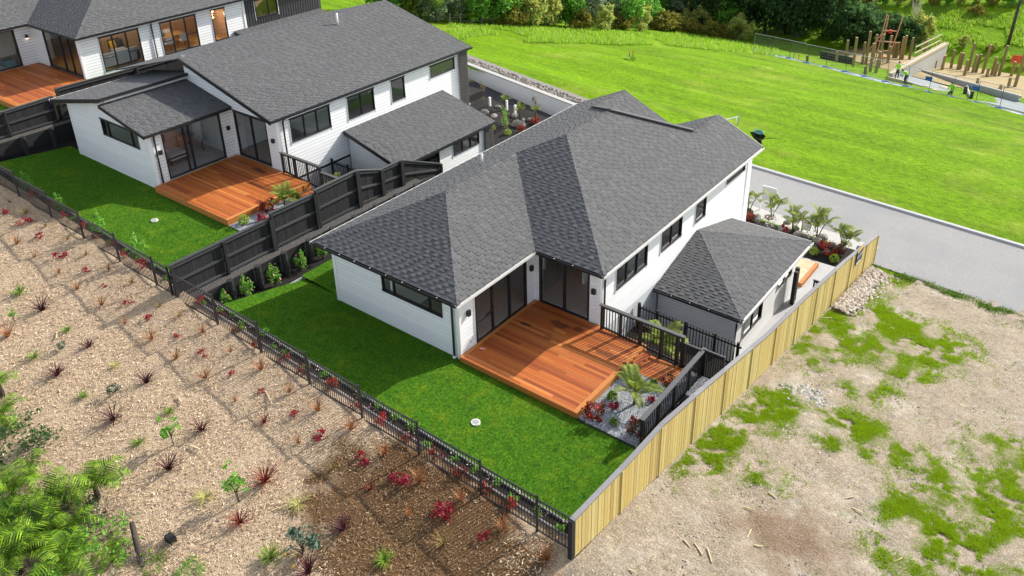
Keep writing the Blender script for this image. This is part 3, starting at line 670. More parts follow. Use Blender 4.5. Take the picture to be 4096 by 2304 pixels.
# soffit, gutters, pipes, lights
sf = MB(); zs = ze-.12
sf.box(x0+.02,x1-.02,y0+.02,0,zs-.02,zs); sf.box(.0,x1-.02,.001,y1+.02,zs-.02,zs); sf.box(x1-.019,x2-.02,y1+.021,4.3,zs-.02,zs); sf.box(2.9,x2-.02,4.301,y3-.02,zs-.02,zs); sf.box(x0+.02,-6.3,.001,y3-.02,zs-.02,zs)
sf.build('soffit', M['soffit'], A)
ze2 = ze+.01
gutter(A, (x0-.05,y0+.03,ze2-.02), (x1,y0+.03,ze2-.02), (0,-1,0), mat='black'); gutter(A, (x1-.03,y0-.08,ze2-.02), (x1-.03,y1-.1,ze2-.02), (1,0,0))
gutter(A, (x1+.08,y1+.03,ze2-.02), (x2,y1+.03,ze2-.02), (0,-1,0), mat='black'); gutter(A, (x2-.03,y1-.08,ze2-.02), (x2-.03,y3,ze2-.02), (1,0,0)); gutter(A, (x0+.03,y3,ze2-.02), (x0+.03,y0-.08,ze2-.02), (-1,0,0), clips=False)
MB().prism([(x2,y3,ze-.14),(x2,y3,ze+.02),(xr,y3,hR[2]+.02),(xr,y3,hR[2]-.14)], (0,.03,0)).build('barge_board', M['black'], A); MB().prism([(x0,y3,ze-.14),(x0,y3,ze+.02),(xl,y3,hL[2]+.02),(xl,y3,hL[2]-.14)], (0,.03,0)).build('barge_board', M['black'], A)
MB().prism([(-6.3,17.28,ZT-.03),(2.9,17.28,ZT-.03),(xr,17.28,hR[2]-.1),(xv,17.28,ze-.1),(xl,17.28,hL[2]-.1)], (0,.02,0)).build('gable_wall', M['white'], A)
downpipe(A, [(-.25,-.4,2.5),(-.25,-.12,2.35),(-.25,-.08,2.2),(-.25,-.08,.1)]); MB().tube([(-.25,-.08,-.12),(-.25,-.08,.12)], .06, 10).build('drain_collar', M['whitepvc'], A, smooth=True)
downpipe(A, [(3.2,4.6,2.5),(3.0,4.5,2.35),(2.975,4.5,2.2),(2.975,4.5,-1.3)])
walllamp(A, 'x', 0, 1, .42, 1.75); walllamp(A, 'x', 0, 1, 4.02, 1.75); walllamp(A, 'y', 4.3, -1, 2.67, 1.6)
MB().tube([(.02,.42,.62),(.12,.42,.62),(.14,.42,.55)], .018, 8).build('garden_tap', M['galv'], A)
# garage walls
zg0 = -2.8
gw = (9.47,11.35,snap(-1.98,zg0),snap(-1.1,zg0)); gw2 = (12.9,14.5,snap(-1.45,zg0),snap(-.95,zg0))
wall(A, 'y', 8.7, -1, 2.96, 6.3, zg0, gz-.13); wall(A, 'x', 6.3, 1, 8.7, 15.2, zg0, gz-.13, [gw,gw2]); wall(A, 'y', 15.2, 1, 2.9, 6.3, zg0, gz-.13, board=False, core='white')
window(A, 'x', 6.3, 1, *gw, cuts=(.5,)); window(A, 'x', 6.3, 1, *gw2, cuts=(.5,)); corner_trim(A, 6.3, 8.7, 1, -1, zg0, gz-.15)
gs = MB(); gs.box(2.96,6.65,8.32,8.7,gz-.14,gz-.12); gs.box(6.3,6.65,8.701,15.56,gz-.14,gz-.12); gs.build('garage_soffit', M['soffit'], A)
gutter(A, (2.95,8.33,gz-.01), (6.7,8.33,gz-.01), (0,-1,0), mat='black'); gutter(A, (6.64,8.2,gz-.01), (6.64,15.6,gz-.01), (1,0,0)); gutter(A, (6.64,15.55,gz-.01), (2.95,15.55,gz-.01), (0,1,0), clips=False)
downpipe(A, [(6.5,8.5,gz-.12),(6.38,8.62,gz-.3),(6.38,8.6,gz-.5),(6.38,8.6,zg0)])
# inside
MB().prism([(-6.18,.12,.1),(-.12,.12,.1),(-.12,4.42,.1),(2.78,4.42,.1),(2.78,17.1,.1),(-6.18,17.1,.1)], (0,0,.155)).build('floor', M['woodfloor'], A)
iw = MB(); iw.box(-3.4,-3.3,.12,4.0,.26,2.5); iw.box(-6.1,-.9,6.2,6.3,.26,2.5); iw.box(.9,1.0,6.2,17,.26,2.5); iw.box(1.0,2.78,8.1,8.2,.26,2.5); iw.box(1.0,2.78,13.2,13.3,.26,2.5); iw.build('interior_wall', M['inwall'], A)
MB().prism([(-6.18,.12,2.49),(-.12,.12,2.49),(-.12,4.42,2.49),(2.78,4.42,2.49),(2.78,17.1,2.49),(-6.18,17.1,2.49)], (0,0,.03)).build('ceiling', M['inwall'], A)

# ------------------------------------------------------------------ deck of the front house
def deck(name, label, xa, xb, ya, yb, z, n, group=None, seed=1, pieces_=(.35,.7), edge_h=.26, frame=('w','s','e'), bmat='deck'):
    D = thing(name, label, 'deck', group, (xa,ya,z)); rn = random.Random(seed)
    def loc(mb, nm, m): 
        o = mb.build(nm, m, D); o.location = (-xa,-ya,-z); return o
    w = .135; t = .03
    if 'w' in frame: loc(MB().box(xa,xa+w,ya+.0,yb,z-t,z), 'border_board', M['deckedge'])
    if 'e' in frame: loc(MB().box(xb-w,xb,ya+.0,yb,z-t,z), 'border_board', M['deckedge'])
    i0 = xa+(w+.005 if 'w' in frame else 0); i1 = xb-(w+.005 if 'e' in frame else 0)
    pitch = (yb-ya)/n
    for k in range(n):
        a = ya+k*pitch; cuts = [i0]
        if rn.random() < .9: cuts.append(i0+(i1-i0)*rn.uniform(.15,.85))
        if rn.random() < .35: cuts.append(i0+(i1-i0)*rn.uniform(.2,.8))
        cuts = sorted(cuts)+[i1]
        for q in range(len(cuts)-1):
            if cuts[q+1]-cuts[q] > .25 or q == len(cuts)-2: loc(MB().box(cuts[q]+(.002 if q else 0),cuts[q+1]-.002,a+.003,a+pitch-.004,z-t-rn.random()*.003,z-rn.random()*.0035), 'deck_board', M[bmat])
            else: cuts[q+1] = cuts[q]
    for s_ in 'sew':
        if s_ in frame:
            mb = MB()
            if s_ == 's': mb.box(xa,xb,ya-.025,ya-.001,z-edge_h,z-.002)
            if s_ == 'e': mb.box(xb+.001,xb+.025,ya-.025,yb,z-edge_h,z-.002)
            if s_ == 'w' : continue
            loc(mb, 'fascia_board', M['deckedge'])
    loc(MB().box(xa+.1,xb-.1,ya+.1,yb-.02,z-edge_h,z-t-.01), 'subframe', M['blackwood'])
    return D
deck('timber_deck', 'orange brown timber deck wrapping the corner of the front white house', .04, 4.87, -.1, 4.24, .245, 33, seed=3)
D2 = deck('landing_deck', 'small low timber landing at the foot of the deck steps by the black gate', 5.2, 6.5, 2.98, 4.05, .04, 8, seed=5, frame=('s','e'), edge_h=.15)
st_ = thing('deck_step', 'timber step between the deck edge and the low landing', 'step', loc=(4.9,2.98,0))
for i, (a, b) in enumerate(((4.9,5.04),(5.05,5.19))): MB().box(a-4.9,b-4.9,0,1.07,.115,.145).build('tread', M['deck'], st_)
MB().box(.285,.298,0,1.07,-.05,.115).build('riser', M['deckedge'], st_)
# ------------------------------------------------------------------ middle house (gable and lean-to roofs)
B = thing('gabled_house', 'white weatherboard house with long gable roof and lean-to wing in the middle', 'house', loc=(0,0,0))
bz = 1.45; dz = 1.72
me_ = (-14.35, 4.42); sl_ = .27; rx = -21.0; rzz = me_[1]+sl_*(me_[0]-rx)
RB = roof(B, [[(me_[0],3.75,me_[1]),(me_[0],17.75,me_[1]),(rx,17.75,rzz),(rx,3.75,rzz)], [(rx,3.75,rzz),(rx,17.75,rzz),(-27.6,17.75,rzz-sl_*6.6),(-27.6,3.75,rzz-sl_*6.6)]], under=.06)
caps(RB, (rx,17.7,rzz), (rx,3.78,rzz))
MB().tube([(-20.0,13.0,rzz-.3),(-20.0,13.0,rzz+.35)], .06, 10).build('vent_pipe', M['whitepvc'], RB, smooth=True)
RL = roof(B, [[(-17.92,-.38,4.25),(-17.92,4.18,4.25),(-21.5,4.18,4.97),(-21.5,-.38,4.97)]], name='lean_to_roof', limit=150, under=.05)
RSK = roof(B, [[(-21.25,-.42,5.32),(-26.4,-.42,4.24),(-26.4,5.2,4.24),(-21.25,4.5,5.32)][::-1]], name='skillion_roof', limit=100, under=.06)
for q in (((-21.25,-.42,5.33),(-26.4,-.42,4.25),(0,-1,0),.2), ((-21.25,4.2,5.33),(-21.25,-.42,5.33),(1,0,0),.16), ((-17.9,-.39,4.26),(-21.5,-.39,4.98),(0,-1,0),.17), ((me_[0],3.74,me_[1]+.01),(rx,3.74,rzz+.01),(0,-1,0),.2)): fascia(B, q[0], q[1], q[2], q[3])
mbz = MB().prism([(me_[0],17.75,me_[1]-.16),(me_[0],17.75,me_[1]+.01),(rx,17.75,rzz+.01),(rx,17.75,rzz-.16)], (0,.03,0)); mbz.build('barge_board', M['black'], B)
gutter(B, (-26.38,5.2,4.24), (-26.38,-.44,4.24), (-1,0,0), clips=False); gutter(B, (-17.94,-.42,4.25), (-17.94,4.1,4.25), (1,0,0), mat='black', clips=False); gutter(B, (me_[0]-.02,3.7,me_[1]), (me_[0]-.02,17.78,me_[1]), (1,0,0), mat='black', clips=False)
def tn(s):
    return 4.2+.2*(-18.1-s) if s > -21.5 else 5.22-.21*(-21.5-s)
bw = (-22.2,-18.98,snap(3.2,bz),snap(4.05,bz)); wall(B, 'y', -.1, -1, -25.3, -18.15, bz, 5.4, [bw], top=tn)
window(B, 'y', -.1, -1, *bw, cuts=(.18,.82))
bs1 = (.5,3.58,bz+BH*1.5-.08,snap(4.05,bz)); bs1 = (.5,3.58,bz+BH*2-.02,bs1[3]); wall(B, 'x', -18.15, 1, -.1, 4.2, bz, 4.25, [bs1]); window(B, 'x', -18.15, 1, *bs1, cuts=(.36,.45), trans=((0,.4),), fr=.07, name='sliding_door')
bs2 = (-17.85,-15.35,bz+BH*2-.02,snap(4.05,bz)); wall(B, 'y', 4.2, -1, -21.5, -14.6, bz, 6.2, [bs2], top=lambda s: me_[1]+sl_*(me_[0]-s)-.08)
window(B, 'y', 4.2, -1, *bs2, cuts=(.52,), fr=.075, name='sliding_door')
MB().box(-21.62,-21.5,-.08,4.2,4.6,5.2).build('clerestory_wall', M['trim'], B)
ez = bz-BH*2; bwe = [(4.92,7.34,snap(2.9,ez),snap(4.15,ez)),(8.48,10.28,snap(2.87,ez),snap(4.15,ez)),(11.53,12.5,snap(2.87,ez),snap(4.15,ez)),(14.5,16.52,snap(3.4,ez),snap(4.15,ez))]
wall(B, 'x', -14.6, 1, 4.2, 16.8, ez, 4.3, bwe)
for w_, c_ in zip(bwe, ((.34,.66),(.5,),(),())): window(B, 'x', -14.6, 1, *w_, cuts=c_)
MB().box(-14.7,-14.605,4.2,8.3,-1.3,ez-.003).build('foundation', M['plaster'], B)
rwo = [(.8,3.2,bz+.3,3.9),(6,9,bz+.3,3.9),(11,14,bz+.3,3.9)]; wall(B, 'x', -25.3, -1, -.1, 17.4, bz, 4.2, rwo, board=False, core='white')  # unseen rear openings, put in to bring more daylight indoors
for w_ in rwo: window(B, 'x', -25.3, -1, *w_, cuts=(.5,))
wall(B, 'y', 17.4, 1, -25.3, -14.6, bz-2.6, 4.3, board=False, core='white')
corner_trim(B, -25.3, -.1, -1, -1, bz, 4.35); corner_trim(B, -18.15, -.1, 1, -1, bz, 4.18); corner_trim(B, -14.6, 4.2, 1, -1, bz, 4.32)
MB().box(-25.28,-18.2,-.08,-.02,1.1,bz-.004).build('footing', M['plaster'], B)
downpipe(B, [(-17.9,.1,4.2),(-18.05,.12,4.0),(-18.07,.12,3.8),(-18.07,.12,1.75)]); downpipe(B, [(-14.3,4.5,4.35),(-14.5,4.5,4.15),(-14.52,4.5,1.0)])
walllamp(B, 'x', -18.15, 1, .3, 3.2); walllamp(B, 'x', -18.15, 1, 3.9, 3.2); walllamp(B, 'y', 4.2, -1, -14.95, 3.2)
# brick piers
def bricks(house, axis, c, out, a0, a1, z0, z1, d=.1):
    mb = MB(); bx(mb, axis, c, out, a0, a1, -.1, d-.012, z0, z1); pr = mb.build('brick_pier', M['mortar'], house)
    L, Hh = .215, .085; bm = {}
    def bmesh_(l):
        l = round(l, 3)
        if l not in bm: bm[l] = MB().box(0,l,-.0,.1,0,Hh-.016).mesh('brick', M['brick'])
        return bm[l]
    k = 0; z = z0
    while z < z1-.05:
        a = a0-(L/2 if k % 2 else 0)
        while a < a1-.02:
            s = max(a, a0); e = min(a+L-.014, a1)
            if e-s > .03: link('brick', bmesh_(e-s), pr, P3(axis, c, out, s, d, z), (0,0,math.pi/2 if axis == 'x' else 0))
            a += L
        z += Hh; k += 1
    return pr
bricks(B, 'x', -14.5, 1, 16.8, 17.45, .2, 4.26)
# garage wing
RGB = roof(B, [[(-10.78,8.05,1.45),(-10.78,15.4,1.45),(-14.57,15.4,2.48),(-14.57,8.05,2.48)]], name='garage_roof', limit=150, under=.05)
fascia(B, (-10.76,8.04,1.46), (-14.57,8.04,2.49), (0,-1,0), .2); gutter(B, (-10.8,8.0,1.45), (-10.8,15.42,1.45), (1,0,0), mat='black', clips=False)
gb0 = -1.3; gbw = [(12.16,14.25,snap(.5,gb0),snap(1.1,gb0)),(9.7,11.1,snap(-.9,gb0),snap(1.1,gb0))]
wall(B, 'y', 8.3, -1, -14.55, -11.05, gb0, 2.4, top=lambda s: 1.5+.27*(-11-s)); wall(B, 'x', -11.05, 1, 8.3, 14.64, gb0, 1.35, gbw); wall(B, 'y', 15.2, 1, -14.6, -11.05, gb0, 1.35, board=False, core='white')
for w_, c_ in zip(gbw, ((.35,.67),(.5,))): window(B, 'x', -11.05, 1, *w_, cuts=c_)
bricks(B, 'x', -11.0, 1, 14.64, 15.3, -.6, 1.28)
# inside of the middle house
MB().box(-25.1,-18.3,.1,4.1,1.5,1.7).build('floor', M['carpet'], B); MB().box(-21.4,-14.75,4.35,17.2,1.5,1.7).build('floor', M['woodfloor'], B)
iw = MB(); iw.box(-22.3,-22.2,.1,4.1,1.7,4.1); iw.box(-18.6,-14.75,8.0,8.1,1.7,4.2); iw.box(-18.6,-18.5,4.4,17,1.7,4.2); iw.box(-18.5,-14.75,13.4,13.5,1.7,4.2); iw.box(-25.1,-18.3,4.02,4.1,1.7,4.2); iw.build('interior_wall', M['inwall'], B)
# furniture behind the glass
bed = thing('bed', 'white tufted daybed seen through the sliding door of the middle house', 'bed', loc=(-20.4,1.9,1.7))
MB().box(-.95,.95,-.45,.45,.28,.5).build('mattress', M['linen'], bed); MB().box(-1,1,-.5,.5,.18,.27).build('bed_frame', M['charcoal'], bed)
for a in (-.85,.85):
    for b in (-.4,.4): MB().box(a-.03,a+.03,b-.03,b+.03,0,.18).build('leg', M['charcoal'], bed)
MB().box(-1.06,-1.0,-.5,.5,.1,.85).build('headboard', M['charcoal'], bed)
tufts = MB()
for i in range(9):
    for j in range(4): tufts.tube([(-.85+i*.21,-.36+j*.24,.5),(-.85+i*.21,-.36+j*.24,.525)], [.09,.05], 6)
tufts.build('tufting', M['linen'], bed)
des = thing('glass_table', 'low glass topped table behind the daybed in the middle house', 'table', loc=(-20.6,3.2,1.7))
MB().box(-.7,.7,-.35,.35,.68,.71).build('table_top', M['galv'], des)
for a in (-.65,.65):
    for b in (-.3,.3): MB().box(a-.025,a+.025,b-.025,b+.025,0,.68).build('leg', M['charcoal'], des)
deck('upper_timber_deck', 'orange brown timber deck of the middle house behind the black paling fence', -18.1, -12.6, -.3, 4.15, dz, 34, seed=9, edge_h=.3)
st2 = deck('upper_landing_deck', 'low timber landing beside the middle house deck steps', -12.3, -11.2, 2.9, 4.05, dz-.2, 8, seed=15, frame=('s','e'), edge_h=.15)
# ------------------------------------------------------------------ far house (upper left)
C = thing('far_house', 'white house with hipped grey roof at the upper left corner', 'house')
cz = 3.2; ce = cz+2.65; cx0, cx1, cx2 = -41.0, -35.75, -30.15; cy1, cy3 = 3.2, 21.0; chw = (cx2-cx0)/2; cxm = (cx0+cx2)/2; ch1 = (cx1-cx0)/2
cap2 = (cxm, cy1+chw, ce+p_*chw); cJ = ((cx0+cx1)/2, cy1+ch1, ce+p_*ch1); cap1 = ((cx0+cx1)/2, -1+ch1, ce+p_*ch1)
RC = roof(C, [[(cx1,cy1,ce),(cx2,cy1,ce),cap2,cJ], [(cx2,cy1,ce),(cx2,cy3,ce),(cxm,cy3,cap2[2]),cap2], [(cx1,-1,ce),(cx1,cy1,ce),cJ,cap1], [(cx0,-1,ce),(cx1,-1,ce),cap1], [(cx0,-1,ce),cap1,cJ,(cx0,cJ[1],ce)], [(cx0,cJ[1],ce),cJ,cap2,(cxm,cy3,cap2[2]),(cx0,cy3,ce)]])
caps(RC, (cx2,cy1,ce), cap2); caps(RC, cJ, cap2); caps(RC, (cx1,-1,ce), cap1)
cwx, cwy, cix = -30.6, 3.45, -36.1
ct = cz+BH*15
cwe = [(4.62,7.04,snap(3.58,cz),snap(5.52,cz)),(8.38,10.82,snap(3.53,cz),snap(5.52,cz)),(11.9,12.9,snap(3.45,cz),snap(5.52,cz))]
wall(C, 'x', cwx, 1, cwy, 14.35, cz, ct, cwe); MB().box(cwx-.02,cwx+.045,14.22,14.36,cz,ct).build('corner_board', M['trim'], C)
for w_, c_, t_ in zip(cwe, ((.33,.67),(.3,.68),()), (((0,.38),(2,.38)),((0,.4),(2,.45)),())): window(C, 'x', cwx, 1, *w_, cuts=c_, trans=t_)
cs2 = (-34.6,-30.75,cz+BH*1.6,snap(5.6,cz)); wall(C, 'y', cwy, -1, cix, cwx, cz, ct, [cs2]); window(C, 'y', cwy, -1, *cs2, cuts=(.5,.75), fr=.08, name='sliding_door')
cs1 = (-.8,2.5,cz+BH*1.6,snap(5.6,cz)); wall(C, 'x', cix, 1, -.6, cwy, cz, ct, [cs1]); window(C, 'x', cix, 1, *cs1, cuts=(.45,), fr=.08, name='sliding_door')
corner_trim(C, cwx, cwy, 1, -1, cz, ct-.02)
wall(C, 'x', cx0+.4, -1, -.6, 20.6, cz, ct, board=False, core='white'); wall(C, 'y', 20.6, 1, cx0+.4, cwx, cz, ct, board=False, core='white'); wall(C, 'y', -.6, -1, cx0+.4, cix, cz, ct, board=False, core='white')
gutter(C, (cx1+.1,cy1+.03,ce), (cx2,cy1+.03,ce), (0,-1,0), mat='black', clips=False); gutter(C, (cx2-.03,cy1-.08,ce), (cx2-.03,cy3,ce), (1,0,0), mat='black', clips=False); gutter(C, (cx1-.03,-1,ce), (cx1-.03,cy1,ce), (1,0,0), mat='black', clips=False)
sf = MB(); sf.box(cx1+.02,cx2-.02,cy1+.02,cwy,ce-.14,ce-.12); sf.box(cwx,cx2-.02,cwy+.001,20.6,ce-.14,ce-.12); sf.box(cix,cx1-.02,-.9,cy1,ce-.14,ce-.12); sf.build('soffit', M['soffit'], C)
downpipe(C, [(cx2+.05,7.85,ce-.08),(cwx+.1,7.85,ce-.2),(cwx+.07,7.85,ce-.4),(cwx+.07,7.85,cz)]); walllamp(C, 'x', cix, 1, 3.1, 5.1, glow=True)
# charcoal wing
ww = (15.15,16.95,4.3,5.45); DB = MB()
for y in np.arange(14.4, 20.4, .2):
    for z0_, z1_ in ((3.2,ww[2]),(ww[2],ww[3]),(ww[3],ct)):
        if not (z0_ == ww[2] and ww[0]-.05 < y+.1 < ww[1]+.05): pass
dw = None
mb = MB()
for a0, a1, z0_, z1_ in ((14.38,ww[0],3.2,ct),(ww[1],20.6,3.2,ct),(ww[0],ww[1],3.2,ww[2]),(ww[0],ww[1],ww[3],ct)): mb.box(cwx-.1,cwx+.005,a0,a1,z0_,z1_)
dw = mb.build('charcoal_wall', M['darkboard'], C)
for y in np.arange(14.45, 20.5, .21):
    segs = [(3.7,ct)] if not (ww[0]-.06 < y < ww[1]+.06) else [(3.7,ww[2]-.05),(ww[3]+.05,ct)]
    for s0, s1 in segs: MB().box(cwx+.005,cwx+.03,y,y+.045,s0,s1).build('batten', M['darkboard'], dw)
window(C, 'x', cwx, 1, *ww, cuts=(.58,))
RCG = roof(C, [[(-26.9,13.35,3.05),(-26.9,20.4,3.05),(-30.56,20.4,3.85),(-30.56,13.35,3.85)]], name='garage_roof', limit=60, under=.05); fascia(C, (-26.9,13.34,3.06), (-30.56,13.34,3.86), (0,-1,0), .18)
wall(C, 'y', 13.6, -1, -30.55, -27.2, 2.0, 3.7, top=lambda s: 3.05+.21*(-27.0-s)-.05)
MB().box(-40.4,-30.75,3.6,20.4,3.3,3.47).build('floor', M['oak'], C); MB().box(-40.4,-36.2,-.5,3.5,3.3,3.47).build('floor', M['carpet'], C)
iw = MB(); iw.box(-34.3,-34.2,6.5,20,3.47,5.8); iw.box(-40,-34.3,6.4,6.5,3.47,5.8); iw.box(-34.2,-30.75,13.2,13.3,3.47,5.8); iw.build('interior_wall', M['tanwall'], C)
MB().box(-39.0,-38.9,-.5,3.4,3.47,5.8).build('interior_wall', M['inwall'], C)
deck('far_timber_deck', 'reddish timber deck of the far house at the upper left', -36.05, -29.35, -.95, 3.4, 3.44, 34, seed=21, edge_h=.3)
sofa = thing('sofa', 'long white sofa behind the big window of the far house', 'sofa', loc=(-31.6,5.9,3.47))
MB().box(-.45,.45,-1.2,1.2,.1,.42).build('seat', M['sofa'], sofa); MB().box(.25,.45,-1.2,1.2,.42,.85).build('backrest', M['sofa'], sofa)
for s in (-1,1): MB().box(-.45,.45,s*1.2-.12,s*1.2+.12,.1,.62).build('armrest', M['sofa'], sofa)
ac = thing('armchair', 'pale armchair with dark frame behind the sofa in the far house', 'chair', loc=(-33.2,6.9,3.47))
MB().box(-.35,.35,-.35,.35,.28,.45).build('seat', M['sofa'], ac); MB().box(-.42,-.3,-.35,.35,.4,.95).build('backrest', M['charcoal'], ac)
for s in (-1,1):
    for q in (-.3,.3): MB().box(q-.02,q+.02,s*.36-.02,s*.36+.02,0,.55).build('leg', M['charcoal'], ac)
def cushion(label, loc, m):
    mb = MB(); n = 6
    for i in range(n+1):
        for j in range(n+1):
            u, v = i/n*2-1, j/n*2-1; t = .09*(1-u*u)*(1-v*v); mb.v.append((t, u*.24, v*.24+.24))
    for i in range(n):
        for j in range(n): a = i*(n+1)+j; mb.f.append((a,a+1,a+n+2,a+n+1))
    k = len(mb.v)
    for v in list(mb.v): mb.v.append((-v[0],v[1],v[2]))
    mb.f += [tuple(q+k for q in f[::-1]) for f in mb.f]
    tag(mb.build('cushion', m, None, True, loc), label, 'cushion').rotation_euler = (0,-.3,0)
cushion('mustard yellow cushion on the armchair in the far house', (-33.25,6.75,3.93), M['mustard']); cushion('charcoal cushion beside the mustard one in the far house', (-33.2,7.1,3.93), M['charcoal'])
tb = thing('dining_table', 'oak dining table behind the second window of the far house', 'table', loc=(-32.2,9.7,3.47))
MB().box(-.5,.5,-.95,.95,.71,.75).build('table_top', M['oak'], tb)
for a in (-.42,.42):
    for b in (-.85,.85): MB().box(a-.03,a+.03,b-.03,b+.03,0,.71).build('leg', M['oak'], tb)
for i, (dx_, dy_, rz, w_) in enumerate(((.75,-.5,0,'near the sofa on the window side'),(.75,.5,0,'at the far end on the window side'),(-.75,-.5,math.pi,'near the sofa on the inner side'),(-.75,.5,math.pi,'at the far end on the inner side'))):
    ch = thing('dining_chair', 'white shell chair at the oak dining table, '+w_, 'chair', 'chairs at the dining table', (-32.2+dx_,9.7+dy_,3.47), rz)
    MB().box(-.22,.22,-.22,.22,.43,.47).build('seat', M['linen'], ch); MB().box(.2,.24,-.22,.22,.47,.85).build('backrest', M['linen'], ch)
    for a in (-.18,.18):
        for b in (-.18,.18): MB().tube([(a,b,.43),(a*1.25,b*1.25,0)], .015, 6).build('leg', M['oak'], ch)
vs = MB(); prof = [(.05,0),(.13,.08),(.16,.18),(.12,.28),(.06,.34)]
for i, (r, z) in enumerate(prof): 
    for k in range(12): vs.v.append((r*math.cos(k*math.pi/6), r*math.sin(k*math.pi/6), z))
for i in range(4):
    for k in range(12): vs.f.append((i*12+k, i*12+(k+1)%12, (i+1)*12+(k+1)%12, (i+1)*12+k))
tag(vs.build('vase', M['galv'], None, True, (-32.2,9.4,4.22)), 'round grey vase standing on the oak dining table', 'vase')
pl = thing('pendant_lamp', 'glowing orange ring pendant lamp behind the narrow window of the far house', 'lamp', loc=(-31.4,12.3,5.2))
for i, (r, z) in enumerate(((.28,0),(.2,-.2),(.24,-.38))):
    MB().tube([(r*math.cos(k*math.pi/8), r*math.sin(k*math.pi/8), z+.03*math.sin(k*.8)) for k in range(17)], .02, 6).build('light_ring', M['lampglow'], pl)
MB().tube([(0,0,-.4),(0,0,.55)], .006, 5).build('cable', M['black'], pl)
for nm, q, e in (('pendant_bulb', (-31.4,12.3,4.9), 25), ('added_ceiling_fill', (-32.6,6.0,5.6), 40), ('added_dining_fill', (-32.2,9.7,5.5), 35)):      # pendant lamp is lit; unseen ceiling and dining lights are added to brighten the rooms
    ld = bpy.data.lights.new(nm, 'POINT'); ld.energy = e; ld.color = (1,.82,.62); ld.shadow_soft_size = .12; lo_ = bpy.data.objects.new(nm, ld); COL.objects.link(lo_); lo_.location = q
ot = MB(); ot.box(-.3,.3,-.3,.3,.05,.42); tag(ot.build('ottoman', M['teal'], None, loc=(-36.8,2.0,3.42)), 'teal square ottoman behind the left sliding door of the far house', 'ottoman')
# ------------------------------------------------------------------ fences
UNIT = {}
def unitbox(mat, nm):
    if (mat, nm) not in UNIT: UNIT[(mat, nm)] = MB().box(-.5,.5,-.5,.5,0,1).mesh(nm, M[mat])
    return UNIT[(mat, nm)]
def ubox(nm, mat, parent, x, y, z, sx, sy, sz, rz=0): return link(nm, unitbox(mat, nm), parent, (x,y,z), (0,0,rz), scale=(sx,sy,sz))
# pale pine paling fence on the right boundary
PF = thing('paling_fence', 'pale yellow vertical paling fence with grey cap running to the road', 'fence')
capy = [-4.56,-1.95,0,2.6,7.6,11.5,15.9,20.8]; capz = [1.38,1.27,1.27,.88,.0,-.4,-.97,-1.85]
cz_ = lambda y: float(np.interp(y, capy, capz)); yy = -4.46; k = 0; rn = random.Random(4)
while yy < 20.8:
    w = .148+rn.uniform(-.006,.006); b = float(fence_base(yy))-.02; t = cz_(yy)-.04
    o = ubox('paling', 'pine', PF, float(fence_x(yy))+.03+rn.uniform(-.003,.003), yy+w/2, b+.04, .02, w-.006, t-b-.04, rn.uniform(-.015,.015)); yy += w+.002
yb_ = [-4.5+.02]+[ -2.25+2.13*i for i in range(11)]+[20.85]
for y in yb_[1:]:
    b = float(fence_base(y)); t = cz_(y)-.03; ubox('batten', 'pine', PF, float(fence_x(y))+.055, y, b, .032, .075, t-b)
ubox('end_post', 'blackwood', PF, float(fence_x(-4.56))-.02, -4.56, -.25, .13, .13, 1.62)
for y in yb_[1:]:
    b = float(fence_base(y)); ubox('post', 'blackwood', PF, float(fence_x(y))-.06, y, b-.1, .1, .1, cz_(y)-.03-b+.1)
ys_ = sorted(set(capy+[y for y in yb_ if y < 20.7]))
for a, b in zip(ys_[:-1], ys_[1:]):
    MB().beam((float(fence_x(a))-.01,a+.002,cz_(a)-.005),(float(fence_x(b))-.01,b-.002,cz_(b)-.005), .15, .035).build('cap_rail', M['pinecap'], PF)
for f_ in (.25,.8):
    for a, b in zip(yb_[:-1], yb_[1:]):
        za = float(fence_base(a))*(1-f_)+cz_(a)*f_; zb_ = float(fence_base(b))*(1-f_)+cz_(b)*f_
        MB().beam((float(fence_x(a))-.01,a,za),(float(fence_x(b))-.01,b,zb_), .05, .09).build('rail', M['blackwood'], PF)
# sale sign on the pale fence
sg = thing('sale_sign', 'dark blue sale sign with white lettering fixed to the pale fence', 'sign', loc=(float(fence_x(17.9))+.075,17.9,-1.5))
MB().box(-.01,.01,-.42,.42,-.42,.2).build('panel', M['signnavy'], sg); MB().box(.0105,.013,-.42,.42,.2,.33).build('yellow_strip', M['signyellow'], sg); MB().box(-.01,.0104,-.42,.42,.2001,.33).build('backing', M['signnavy'], sg)
MB().box(.0105,.013,-.38,.1,-.4,-.34).build('footer_line', M['signwhite'], sg)
fc = bpy.data.curves.new('lettering', 'FONT'); fc.body = 'FOR SALE'; fc.size = .17; fc.extrude = .001; fc.align_x = 'CENTER'; fc.align_y = 'CENTER'; fc.materials.append(M['signwhite'])
tmp = bpy.data.objects.new('tmp_text', fc); COL.objects.link(tmp); bpy.context.view_layer.update()
lm = bpy.data.meshes.new_from_object(tmp.evaluated_get(bpy.context.evaluated_depsgraph_get())); bpy.data.objects.remove(tmp)
lm.materials.clear(); lm.materials.append(M['signwhite']); fo = link('lettering', lm, sg, (.0125,0,-.07), (math.pi/2,0,math.pi/2))
